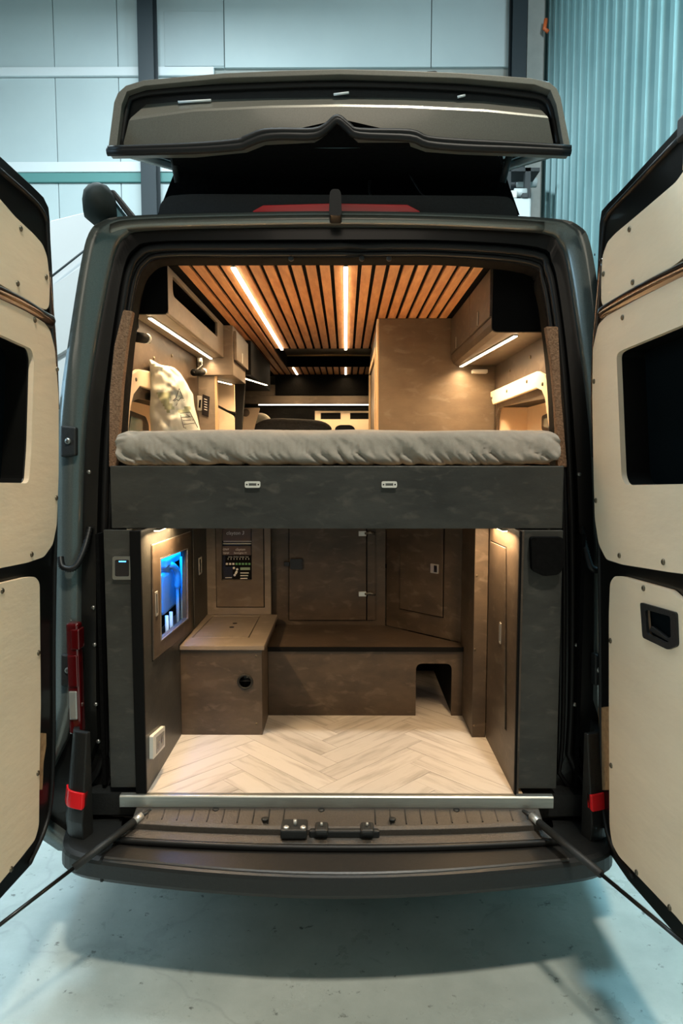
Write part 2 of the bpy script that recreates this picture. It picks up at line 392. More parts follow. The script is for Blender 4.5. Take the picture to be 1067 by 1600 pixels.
# ================================================================== THE VAN
ZF = .616
van = thing('camper_van', 'dark grey high-roof camper van seen from behind with both rear doors open', 'van', (0, 2.4, 0))
LEAN = math.radians(3.65)
R = Plane((0, 0, ZF), (1, 0, 0), (0, math.sin(LEAN), math.cos(LEAN)))
sil = R.tr((533, 336), (370, 338), (215, 343), (172, 352), (153, 370), (140, 415), (120, 520), (103, 620), (92, 720), (86, 900), (86, 1100), (90, 1330),
           (953, 1330), (955, 1100), (957, 900), (950, 720), (940, 600), (926, 480), (908, 385), (890, 358), (850, 347), (700, 339))
gap = R.tr((533, 347), (370, 348), (220, 353), (192, 362), (178, 378), (166, 420), (147, 520), (132, 620), (124, 720), (120, 900), (119, 1100), (119, 1325),
           (930, 1325), (934, 1100), (935, 900), (931, 720), (920, 600), (906, 500), (891, 405), (880, 375), (852, 357), (700, 349))
ape = R.tr((533, 388), (370, 388), (250, 388), (216, 402), (201, 432), (190, 500), (180, 600), (171, 728), (168, 900), (168, 1100), (174, 1235), (200, 1268),
           (855, 1268), (878, 1238), (886, 1150), (888, 900), (884, 728), (878, 600), (868, 500), (856, 432), (838, 402), (700, 388))
def sm2(p, n=4): return [(q.x, q.y) for q in smooth_path([(a, b, 0) for a, b in p], n, True)]
silS, gapS, apeS = sm2(sil), sm2(gap), sm2(ape)
def grow(p, dx, cx=-.03): return [(u + (dx if u > cx else -dx)*min(1, abs(u-cx)/.7), v) for u, v in p]
def ring(p, h, s=0): return [R.w(u, v, h) for u, v in p]
def ringY(p, Y, dz=0): return [Vector((u, Y, R.w(u, v).z + (dz if v > 1.5 else 0))) for u, v in p]
# painted shell: rear edge, rolled corner, sides and roof running forward
obj('body_shell', MB().loft([ring(gapS, -.045), ring(gapS, .0), ring(silS, -.004), [p + Vector((0, 0, 0)) for p in ringY(grow(silS, .02), .09+.0)],
                             ringY(grow(silS, .045), .28), ringY(grow(silS, .09), .75), ringY(grow(silS, .10), 4.3)]), 'paint_side', van)
obj('roof_gutter', MB().loft([[R.w(u, v+.004, .004), R.w(u, v+.004, -.03), R.w(u, v-.026, -.03), R.w(u, v-.026, .006)] for u, v in [(q.x, q.y) for q in
      smooth_path([(a, b, 0) for a, b in [sil[3], sil[2], sil[1], sil[0], sil[21], sil[20]]], 6)]], closed=True, caps=True), 'paint', van, label='taupe painted rear roof edge')
fr = ringY(grow(silS, .10), 4.3); fr2 = [Vector((p.x*.93, 5.3 if p.z < 1.35 else 5.3-(p.z-1.35)*.75, p.z)) for p in fr]
obj('cab_shell', MB().loft([fr, fr2], caps=False).add(fr2, [tuple(range(len(fr2)))]), 'paint_side', van)
# door landing: black painted ring, stepped twice
obj('door_frame', MB().loft([ring(gapS, -.045), ring([(a*.55+c*.45, b*.55+d*.45) for (a, b), (c, d) in zip(gapS, apeS)], -.050),
                             ring([(a*.5+c*.5, b*.5+d*.5) for (a, b), (c, d) in zip(gapS, apeS)], -.075), ring(apeS, -.09),
                             ring(apeS, -.095)], smooth=False), 'black_paint', van)
obj('jamb_lining', MB().loft([ring(apeS, -.088), ring(apeS, -.17), ringY([(u, v) for u, v in apeS], .26)]), 'fabric_black', van)
for X in (-.86, .82): obj('lower_lining', MB().box(X-.006, X+.006, .05, 1.5, .62, 1.52), 'fabric_black', van)
seal = [(a*.36+c*.64, b*.36+d*.64) for (a, b), (c, d) in zip(gapS, apeS)]
obj('door_seal', MB().tube([R.w(u, v, -.066) for u, v in seal], .013, 8, closed=True), 'rubber', van)
seal2 = [(a*.12+c*.88, b*.12+d*.88) for (a, b), (c, d) in zip(gapS, apeS)]
obj('edge_seal', MB().tube([R.w(u, v, -.082) for u, v in seal2], .008, 6, closed=True), 'rubber', van)
# header and inner linings
zc = 2.52
obj('header_lining', MB().loft([[R.w(u, v, -.09) for u, v in R.tr((185, 470), (205, 400), (250, 388), (533, 386), (820, 388), (858, 400), (875, 470))],
     [Vector(p) for p in ((-.86, .40, 2.30), (-.86, .40, 2.50), (-.80, .40, zc), (0, .40, zc), (.76, .40, zc), (.82, .40, 2.50), (.82, .40, 2.30))]], closed=False), 'fabric_black', van)
obj('header_board', MB().box(-.86, .82, .385, .405, zc, 2.60), 'fabric_black', van)
hp = MB()
for x in (452, 566, 610): hp.dome(R.w(*R.uv(x, 392), -.075), -R.N*-1, .010, .006)
obj_each('trim_clip', hp, 'black_plastic', van)
# carpet-covered pillars
for nm, q in (('l', [(192, 484), (207, 486), (199, 530), (191, 600), (187, 660), (181, 730), (170, 730), (171, 610), (178, 540)]), ('r', [(853, 510), (872, 510), (877, 620), (886, 730), (872, 730), (868, 640), (862, 570)])):
    P = facing(.115); obj('carpet_pillar', MB().plate(P, P.tr(*q), -.03, 0), 'carpet', van, .004, label='brown carpet-covered pillar')
# inner side walls and floor
for nm, X in (('l', -.84), ('r', .80)):
    s = -1 if X < 0 else 1; P = side_l(X) if X < 0 else side_r(X)
    yl = (lambda y: y) if X < 0 else (lambda y: -y)
    hole = rnd([(yl(.27), 1.77), (yl(1.36), 1.77), (yl(1.36), 2.045), (yl(.45), 2.02), (yl(.27), 1.93)], .10)
    obj('wall_lining', MB().plate(P, [(yl(.2), 1.50), (yl(1.70), 1.50), (yl(1.70), 2.58), (yl(.2), 2.58)], -.015, 0, [hole]), 'laminate_brown_lit', van)
    sc = MB()
    for (x, yy) in (((233, 534), (268, 556), (240, 560)) if X < 0 else ((829, 558), (797, 579), (773, 594))):
        u, v = P.uv(x, yy); sc.dome(P.w(u, v, 0), P.N, .008, .006)
    obj_each('wall_screw', sc, 'screw', van)
    # niche behind the window surround
    Xo = X + s*.17
    nb = MB(); nb.box(min(X, Xo), max(X, Xo), 1.37, 1.385, 1.74, 2.07); nb.box(min(X, Xo), max(X, Xo), .25, 1.37, 1.74, 1.755); nb.box(min(X, Xo), max(X, Xo), .25, .265, 1.755, 2.06)
    nb.box(Xo-.006, Xo+.006, .25, 1.385, 1.74, 2.06)
    obj('window_niche', nb, 'cream', van)
    obj('niche_top', MB().box(min(X, Xo), max(X, Xo), .25, 1.368, 2.045, 2.0455), 'edge_or_shade_black', van)  # black sheet paints the shadow at the top of the niche
    # surround band
    Q = side_l(X + .004) if X < 0 else side_r(X - .004)
    if X > 0:
        ou = Q.tr((770, 613), (845, 580), (857, 586), (863, 600), (870, 678)); inn = Q.tr((866, 678), (858, 622), (853, 610), (845, 606), (775, 632))
        ou = ou; poly = ou + inn
    else:
        poly = Q.tr((240, 586), (232, 581), (210, 577), (199, 585), (190, 606), (186, 690), (192, 690), (196, 640), (202, 616), (212, 603), (240, 612))
        u0 = Q.uv(240, 586)
    b = obj('window_surround', MB().plate(Q, poly, 0, .018), 'cream', van, .003)
    sc = MB()
    for (x, yy) in (((205, 593), (231, 596)) if X < 0 else ((774, 622), (798, 611), (830, 596), (855, 600))):
        u, v = Q.uv(x, yy); sc.dome(Q.w(u, v, .018), Q.N, .008, .005)
    obj_each('surround_screw', sc, 'screw', b)
    W = side_l(Xo+.008) if X < 0 else side_r(Xo-.008)
    c = W.tr((196, 640), (224, 651), (229, 664), (229, 680), (190, 680)) if X < 0 else W.tr((850, 650), (872, 640), (874, 680), (850, 672))
    wf = obj('side_window', MB().plate(W, rnd(c, .02), 0, .012), 'black_plastic', van)
    cc = W.tr((200, 650), (218, 656), (219, 680), (196, 680)) if X < 0 else W.tr((854, 654), (872, 648), (873, 672), (854, 667))
    obj('pane', MB().plate(W, cc, .012, .014), 'window_glass', wf)
obj('floor_pan', MB().box(-.93, .87, .02, 4.3, ZF-.09, ZF-.012), 'black_plastic', van)
obj('partition', MB().box(-.93, .87, 4.9, 4.92, .6, 2.4), 'fabric_black', van)
# floor planks (herringbone)
def clip(poly, x0, x1, y0, y1):
    for ax, lim, sg in ((0, x0, 1), (0, x1, -1), (1, y0, 1), (1, y1, -1)):
        out = []
        for i in range(len(poly)):
            a, b = poly[i-1], poly[i]; da, db = (a[ax]-lim)*sg, (b[ax]-lim)*sg
            if da*db < 0:
                t = da/(da-db); out.append((a[0]+(b[0]-a[0])*t, a[1]+(b[1]-a[1])*t))
            if db >= 0: out.append(b)
        poly = out
        if len(poly) < 3: return []
    return poly
fb = obj('floor_board', MB().box(-.72, .62, .0, 1.45, ZF-.012, ZF-.004), 'beech', van)
n = 5; W_ = .098; c45 = math.sqrt(.5); g = .0007
for aa in range(-30, 30):
    for bb in range(-30, 30):
        q = []
        if (aa - bb) % (2*n) == 0: q.append((aa, bb, n, 1))
        if (bb - (aa - 2*n + 1)) % (2*n) == 0: q.append((aa, bb, 1, n))
        for x, yv, dx, dy in q:
            co = [(x*W_+g, yv*W_+g), ((x+dx)*W_-g, yv*W_+g), ((x+dx)*W_-g, (yv+dy)*W_-g), (x*W_+g, (yv+dy)*W_-g)]
            cc = [((p[0]-p[1])*c45-.03, (p[0]+p[1])*c45+.1) for p in co]
            cl = clip(cc, -.70, .60, .0, 1.40)
            if len(cl) < 3: continue
            A = .5*abs(sum(cl[i-1][0]*cl[i][1]-cl[i][0]*cl[i-1][1] for i in range(len(cl))))
            if A < 1e-4: continue
            # local frame along the plank so the grain follows it
            ang = math.radians(45) if dx > dy else math.radians(135)
            cx = sum(p[0] for p in cl)/len(cl); cy = sum(p[1] for p in cl)/len(cl)
            ca, sa = math.cos(-ang), math.sin(-ang)
            loc = [((p[0]-cx)*ca-(p[1]-cy)*sa, (p[0]-cx)*sa+(p[1]-cy)*ca) for p in cl]
            mb = MB().plate(up(0), loc, -.004, random.choice((0, .0002, .0004)))
            me = bpy.data.meshes.new('floor_plank'); me.from_pydata([tuple(v) for v in mb.v], [], mb.f); me.materials.append(M['oak'])
            o = bpy.data.objects.new('floor_plank', me); COL.objects.link(o); o.parent = fb
            o.location = Vector((cx, cy, ZF)) - WL[fb.name]; o.rotation_euler = (0, 0, ang)
# aluminium sill and plastic sill cover
zA = PY(533, 1262, -.022).z
obj('sill_strip', MB().plate(side_l(PY(190, 1245, 0).x), [(.0, ZF-.03), (.0, ZF+.003), (-.020, ZF+.003), (-.024, ZF-.002), (-.024, zA), (-.018, zA), (-.018, ZF-.03)], 0, PY(862, 1245, 0).x-PY(190, 1245, 0).x), 'alu', van, .0015)
sz = .565
s0 = PZ(533, 1263, sz).y
def sweep(path, prof, mat, name, parent, bevel=0, label=None, n=5, caps=True):
    pp = smooth_path([(a, b, 0) for a, b in path], n); rings = []
    for i, p in enumerate(pp):
        t = pp[min(i+1, len(pp)-1)] - pp[max(i-1, 0)]; t.normalize(); nn = Vector((t.y, -t.x, 0))   # outward when path runs +x
        rings.append([Vector((p.x, p.y, z)) + nn*o for o, z in prof])
    return obj(name, MB().loft(rings, caps=caps, smooth=False), mat, parent, bevel, label)
ya = PZ(533, 1296, sz-.01).y
zs = lambda x: ya + .045*(abs(x+.03)/.75)**2.2
xl, xr = PZ(205, 1280, sz).x, PZ(848, 1280, sz).x
cover = obj('sill_cover', MB().loft([[Vector((x, .0, .595)), Vector((x, -.024, .575)), Vector((x, zs(x)+.012, sz-.006)), Vector((x, zs(x), sz-.012)), Vector((x, zs(x)-.002, sz-.035)), Vector((x, .0, sz-.035))]
        for x in np.linspace(xl, xr, 25)], caps=True, smooth=False), 'sill_plastic', van, .002)
rb = MB()
for i in range(26):
    if i in (10, 11, 12, 13, 14): continue
    x = xl + .05 + (xr-xl-.1)*i/25
    rb.add([(x-.002, -.028, .5755), (x+.002, -.028, .5755), (x+.002, zs(x)+.02, sz-.001), (x-.002, zs(x)+.02, sz-.001), (x-.002, -.028, .572), (x+.002, -.028, .572), (x+.002, zs(x)+.02, sz-.008), (x-.002, zs(x)+.02, sz-.008)],
           [(0, 3, 2, 1), (0, 1, 5, 4), (2, 3, 7, 6), (0, 4, 7, 3), (1, 2, 6, 5)])
obj('rib', rb, 'rubber', cover)['kind'] = 'stuff'
for x, yy in ((337, 1268), (414, 1283), (502, 1269), (613, 1283), (713, 1269)):
    p = PZ(x, yy, sz); obj('clip_hole', MB().dome((p.x, p.y, .5725), (0, 0, 1), .012, .004), 'black_plastic', cover)
ledge = obj('sill_ledge', MB().loft([[Vector((x, zs(x)-.001, .535)), Vector((x, zs(x)-.035, .525)), Vector((x, zs(x)-.035, .515)), Vector((x, zs(x)-.001, .515))] for x in np.linspace(xl-.02, xr+.02, 25)], caps=True, smooth=False), 'sill_plastic', van, .002)
obj('lower_seal', MB().tube([(x, zs(x)-.045, .518) for x in np.linspace(xl-.05, xr+.05, 25)], .011), 'rubber', van)
# lock striker unit on the sill
st = obj('lock_striker', MB().box(PZ(442, 1280, .55).x, PZ(482, 1280, .55).x, zs(-.1)-.028, zs(-.1)+.045, .535, .567), 'black_plastic', van, .006)
px_ = PZ(462, 1280, .57).x
obj('striker_pin', MB().cyl((px_, zs(-.1)+.005, .567), (px_, zs(-.1)+.005, .585), .006), 'chrome', st)
for d in (-.028, .028): obj('bolt', MB().dome((px_+d, zs(-.1)-.012, .567), (0, 0, 1), .010, .006), 'chrome', st)
obj('striker_bar', MB().box(PZ(484, 1290, .55).x, PZ(592, 1290, .55).x, zs(0)-.012, zs(0)+.012, .530, .556), 'black_plastic', st, .005)
for x in (503, 573):
    q = PZ(x, 1290, .55).x
    obj('catch', MB().box(q-.022, q+.022, zs(0)-.03, zs(0)+.03, .545, .568), 'black_plastic', st, .008)
    obj('catch_pin', MB().cyl((q, zs(0)-.0, .566), (q, zs(0)-.004, .58), .004), 'chrome', st)
# bumper
cx = -.03
bp = [(-.99, .35), (-.985, .10), (-.965, -.06), (-.90, -.17), (-.70, -.225), (-.35, -.275), (cx, -.292), (.29, -.275), (.64, -.225), (.84, -.17), (.905, -.06), (.925, .10), (.93, .35)]
bpr = bp
bm = sweep(bpr, [(-.19, .505), (-.02, .500), (-.004, .494), (0, .484), (.002, .44), (-.02, .415), (-.19, .405)], 'bumper', 'bumper', van, .003)
stp = [(x, y) for x, y in [(-.78, -.205), (-.70, -.218), (-.35, -.268), (cx, -.285), (.29, -.268), (.64, -.218), (.72, -.205)]]
sweep(stp, [(-.145, .507), (-.012, .504), (-.006, .500), (-.006, .495), (-.145, .495)], 'step_plastic', 'step_pad', bm, .002, n=4)
obj('bumper_joint', MB().box(PY(159, 1350, -.2).x-.004, PY(159, 1350, -.2).x+.004, -.207, -.17, .425, .5005), 'rubber', bm)
# corner caps above the bumper with reflectors
def corner(s):
    q = [(-.985, .30), (-.975, .06), (-.962, -.03), (-.935, -.075), (-.88, -.098)]
    if s > 0: q = [(-.06-x, y) for x, y in reversed(q)]
    o = sweep(q, [(-.05, .50), (.0, .50), (.004, .56), (-.012, .70), (-.03, .86), (-.05, .86)], 'bumper', 'bumper_corner', bm, .004)
    q2 = [(x + (.0), y) for x, y in (q[2:5] if s < 0 else q[0:3])]
    sweep(q2, [(-.02, .612), (.006, .608), (-.001, .662), (-.03, .662)], 'red_lens', 'reflector', bm, .002, label='red rear reflector')
corner(-1); corner(1)
# tail lamps
for s, lab in ((-1, 'left'), (1, 'right')):
    m = (lambda x: x+.004) if s < 0 else (lambda x: -.022-x)
    def strip(z0, z1, o=0., w=(-.958, -.915)):
        mb = MB(); a, c = sorted((m(w[0]), m(w[1])))
        return mb.box(a, c, -.012-o, .03, z0, z1)
    tl = obj('tail_lamp', strip(.83, 1.22), 'red_dark', van, .008)
    obj('clear_segment', strip(.885, .985, .006, (-.953, -.925)), 'clear_lens', tl, .004)
    obj('red_segment', strip(1.00, 1.11, .005, (-.954, -.919)), 'red_dark', tl, .004)
    obj('red_segment', strip(1.13, 1.20, .005, (-.94, -.91)), 'red_dark', tl, .004)
# hinges and wiring on the door frame
for s in (-1, 1):
    for yy in (690, 1045):
        x0, x1 = (98, 122) if s < 0 else (926, 940)
        P = R; h = obj('hinge', MB().plate(P, P.tr((x0, yy-25), (x1, yy-22), (x1, yy+22), (x0, yy+25)), -.02, .02), 'black_plastic', van, .006)
        u, v = P.uv((x0+x1)/2, yy); obj('hinge_bolt', MB().dome(P.w(u, v, .02), P.N, .011, .008), 'steel_dull', h)
    bolts = MB()
    for x, yy in (((116, 708), (131, 737), (138, 953), (140, 1012), (142, 1107), (146, 1166)) if s < 0 else ((912, 740), (908, 1012), (905, 1107))):
        u, v = R.uv(x, yy); bolts.dome(R.w(u, v, -.048), R.N, .008, .007)
    obj_each('frame_bolt', bolts, 'steel_dull', van)
def gaiter(pts, nm):
    P3 = [R.w(*R.uv(x, y), h) for x, y, h in pts]; P3 = smooth_path(P3, 14)
    rr = [.0125 if i % 2 else .0095 for i in range(len(P3))]
    obj('cable_gaiter', MB().tube(P3, rr, 10), 'rubber', van)
gaiter([(134, 825, -.04), (131, 860, .0), (122, 885, .03), (105, 885, .035), (98, 870, .02)], 'l')
gaiter([(914, 825, -.04), (915, 860, .0), (920, 885, .02), (930, 890, .02)], 'r')
# roof parts
zb_ = 2.565
Q = facing(.16)
obj('roof_spoiler', MB().plate(Q, rnd(Q.tr((246, 345), (250, 318), (262, 306), (300, 303), (770, 306), (797, 308), (806, 322), (810, 345)), .03), -.45, 0), 'black_plastic', van, .012)
Q = facing(.14)
bl = obj('brake_light', MB().plate(Q, Q.tr((396, 332), (412, 323), (520, 320), (636, 322), (655, 332), (655, 334), (396, 334)), -.02, .015), 'red_lens', van, .004, label='long red high-level brake light')
Q = facing(.06)
obj('roof_latch', MB().plate(Q, rnd(Q.tr((514, 340), (515, 306), (518, 299), (530, 299), (533, 306), (534, 340)), .01), -.06, .02), 'rubber', van, .005)
# lifting roof: lid tilted, lower at the rear
T = facing(-.01)
lid_o = T.tr((168, 238), (178, 160), (184, 145), (196, 134), (225, 125), (350, 114), (440, 110), (533, 108), (620, 110), (720, 114), (830, 122), (858, 128), (870, 138), (876, 152), (890, 222), (892, 238),
             (800, 234), (722, 231), (668, 227), (640, 217), (560, 212), (545, 201), (527, 188), (510, 201), (490, 212), (412, 216), (382, 228), (300, 236))
rise = .33
def lid_ring(Y, s=1., k=0.):
    out = []
    for u, v in lid_o:
        uu = -.02 + (u+.02)*s; vv = v
        out.append(Vector((uu, Y, vv + (Y+.01)*rise*k)))
    return out
lid_rim = T.tr((182, 228), (190, 163), (198, 143), (225, 134), (350, 122), (533, 116), (720, 122), (835, 132), (860, 141), (869, 163), (881, 229), (800, 226), (722, 222), (668, 218), (640, 208), (560, 205), (545, 197), (527, 185), (510, 197), (490, 205), (412, 207), (382, 219), (300, 227))
lid = obj('roof_lid', MB().plate(T, lid_o, -.05, .0, [lid_rim]), 'paint', van, .008, label='raised taupe pop-up roof lid')
pan_o = T.tr((177, 232), (188, 146), (225, 131), (533, 113), (835, 129), (869, 150), (884, 232), (722, 228), (640, 214), (560, 211), (527, 190), (490, 211), (412, 213), (382, 225))
obj('recess_panel', MB().plate(T, pan_o, -.055, -.045), 'black_plastic', lid)
face_px = lambda L: [T.w(*T.uv(x, y), h) for x, y, h in L]
# facetted rear face: upper slope, ridge and lower slope
top = [(222, 152), (300, 145), (420, 142), (533, 141), (640, 142), (760, 147), (848, 157)]
rid = [(203, 181), (300, 168), (420, 162), (533, 160), (640, 162), (760, 168), (856, 178)]
rid2 = [(200, 186), (300, 172), (420, 166), (533, 164), (640, 166), (760, 172), (858, 182)]
low = [(184, 226), (300, 222), (384, 220), (533, 218), (668, 220), (760, 224), (872, 228)]
low = [(184, 228), (300, 224), (370, 219), (384, 214), (410, 204), (440, 202), (490, 201), (510, 193), (527, 181), (545, 193), (562, 202), (640, 204), (668, 214), (722, 218), (800, 223), (872, 228)]
def yat(row, x):
    for (xa_, ya_), (xb_, yb_) in zip(row, row[1:]):
        if x <= xb_: return ya_ + (yb_-ya_)*(x-xa_)/(xb_-xa_)
    return row[-1][1]
mb = MB(); grid = []
for row, hh_ in ((top, lambda y: -.045), (rid, lambda y: -.012), (rid2, lambda y: -.010), (low, lambda y: -.010 - .025*(y-164)/60)):
    g_ = []
    for k in range(97):
        x = row[0][0] + (row[-1][0]-row[0][0])*k/96; y = yat(row, x); g_.append(T.w(*T.uv(x, y), hh_(y)))
    grid.append(g_)
mb.loft(grid, closed=False, smooth=False)
obj('rear_face', mb, 'paint', lid)
obj('lid_side', MB().loft([lid_ring(-.008, 1, 0)[:16], lid_ring(.05, 1.0, 1)[:16], lid_ring(1.2, .97, 1)[:16], lid_ring(2.6, .93, 1)[:16]], closed=False), 'paint', lid)
def under(f, k, Y): 
    a = T.tr((168, 238), (892, 238)); z = a[0][1] + (Y+.01)*rise*k + .02
    return [Vector((-.02 + (a[0][0]+.02)*f, Y, z)), Vector((-.02 + (a[1][0]+.02)*f, Y, z))]
u0, u1, u2 = under(.985, 1, .07), under(.96, 1, 1.2), under(.93, 1, 2.6)
obj('lid_underside', MB().loft([[*u0], [*u1], [*u2]], closed=False), 'roof_under_blue_lit', lid)
for s in (-1, 1):
    rr = [Vector((p[0 if s < 0 else 1].x, p[0].y, p[0].z)) for p in (u0, u1, u2)]
    obj('edge_rail', MB().tube([r_ + Vector((-s*.02, 0, -.012)) for r_ in rr], .014), 'wall_trim', lid, label='white edge rail of the raised lid')
    obj('edge_rail', MB().tube([r_ + Vector((-s*.075, 0, -.0)) for r_ in rr], .008), 'black_plastic', lid)
lip = smooth_path([T.w(*T.uv(x, y), .004) for x, y in ((170, 234), (300, 229), (370, 223), (384, 218), (410, 208), (440, 206), (490, 206), (510, 198), (527, 185), (545, 198), (562, 206), (640, 208), (668, 218), (722, 223), (800, 227), (891, 233))], 4)
obj('brush_seal', MB().tube(lip, .011, 8), 'rubber', lid)
lip2 = smooth_path([T.w(*T.uv(x, y), .002) for x, y in ((168, 238), (300, 235), (370, 230), (384, 226), (410, 216), (440, 213), (490, 213), (510, 202), (527, 189), (545, 202), (562, 212), (640, 216), (668, 226), (722, 231), (800, 234), (891, 238))], 4)
obj('bulb_seal', MB().tube(lip2, .013, 8), 'rubber', lid)
rim = smooth_path([T.w(*T.uv(x, y), -.035) for x, y in ((184, 222), (194, 158), (204, 143), (240, 135), (350, 128), (533, 123), (720, 129), (830, 140), (856, 148), (866, 166), (878, 222))], 4)
obj('rim_seal', MB().tube(rim, .010, 8), 'rubber', lid)
obj('lid_catch', MB().plate(T, rnd(T.tr((664, 110), (668, 106), (682, 105), (688, 110)), .004), -.06, -.02), 'black_plastic', lid)
sg = MB()
for x, yy, w_ in ((301, 151, 26), (723, 143, 6), (533, 139, 12)):
    a = T.w(*T.uv(x-w_, yy+1.5), -.028); b = T.w(*T.uv(x+w_, yy-1.5), -.028); obj('bonding_tab', MB().tube([a, b], .004, 6), 'wall_trim', lid)
# tent fabric under the lid
Q = facing(.30)
tent = obj('tent_fabric', MB().loft([[Vector((PY(x, y, Y).x, Y, PY(x, y, Y).z)) for x, y, Y in L] for L in (
    [(246, 336, .28), (272, 270, .30), (268, 238, .06), (270, 228, .02)], [(370, 336, .30), (372, 280, .34), (372, 235, .05), (372, 222, .0)],
    [(533, 336, .28), (533, 280, .36), (533, 225, .05), (533, 186, .0)], [(690, 336, .30), (690, 280, .34), (690, 235, .05), (690, 222, .0)],
    [(812, 336, .28), (790, 275, .30), (776, 238, .06), (776, 228, .02)])], closed=False), 'fabric_black', van)
for a_, b_ in ((372, 246), (690, 810)): pass
for x0, x1, s in ((246, 268, -1), (810, 778, 1)):
    A = [PY(x0, 338, .28), PY((272 if s < 0 else 790), 272, .30), PY(x1, 200, .34)]
    B = [Vector((p.x*1.02, p.y+1.9, p.z + (.0 if i == 0 else .6))) for i, p in enumerate(A)]
    obj('tent_side', MB().loft([A, B], closed=False), 'fabric_black', van)
for x0, x1, xx in ((272, 268, 0), (786, 797, 1)):
    a = PY(268 if xx == 0 else 798, 232, .20); b = PY(278 if xx == 0 else 785, 285, .24)
    obj('roof_strut', MB().tube([a, b], .012), 'black_plastic', van)
cb = smooth_path([PY(578, 282, .26), PY(577, 300, .25), PY(585, 312, .25), PY(598, 320, .26)], 5)
obj('roof_cable', MB().tube(cb, .004, 6), 'rubber', van)
cb = smooth_path([PY(640, 272, .26), PY(655, 298, .25), PY(668, 312, .25), PY(676, 318, .26)], 5)
obj('roof_cable', MB().tube(cb, .004, 6), 'rubber', van)
# wheels
for sx in (-.86, .80):
    for yy in (1.3, 4.3):
        wv = obj('wheel', MB().tube([(sx-.10, yy, .34), (sx-.08, yy, .34), (sx+.08, yy, .34), (sx+.10, yy, .34)], [.30, .34, .34, .30], 28), 'tyre', van)
        obj('rim', MB().cyl((sx-.105, yy, .34), (sx+.105, yy, .34), .21, 20), 'steel_dull', wv)

def gapf(pl_, pts, par, h=.0006, w_=.004):
    cu_ = sum(p[0] for p in pts)/len(pts); cv_ = sum(p[1] for p in pts)/len(pts)
    q = [(u + math.copysign(w_, u-cu_), v + math.copysign(w_, v-cv_)) for u, v in pts]
    obj('gap_shade', MB().plate(pl_, q, h-.0004, h+.0004, [pts]), 'edge_or_shade_black', par)  # dark outline plate drawn as the shade in a door gap
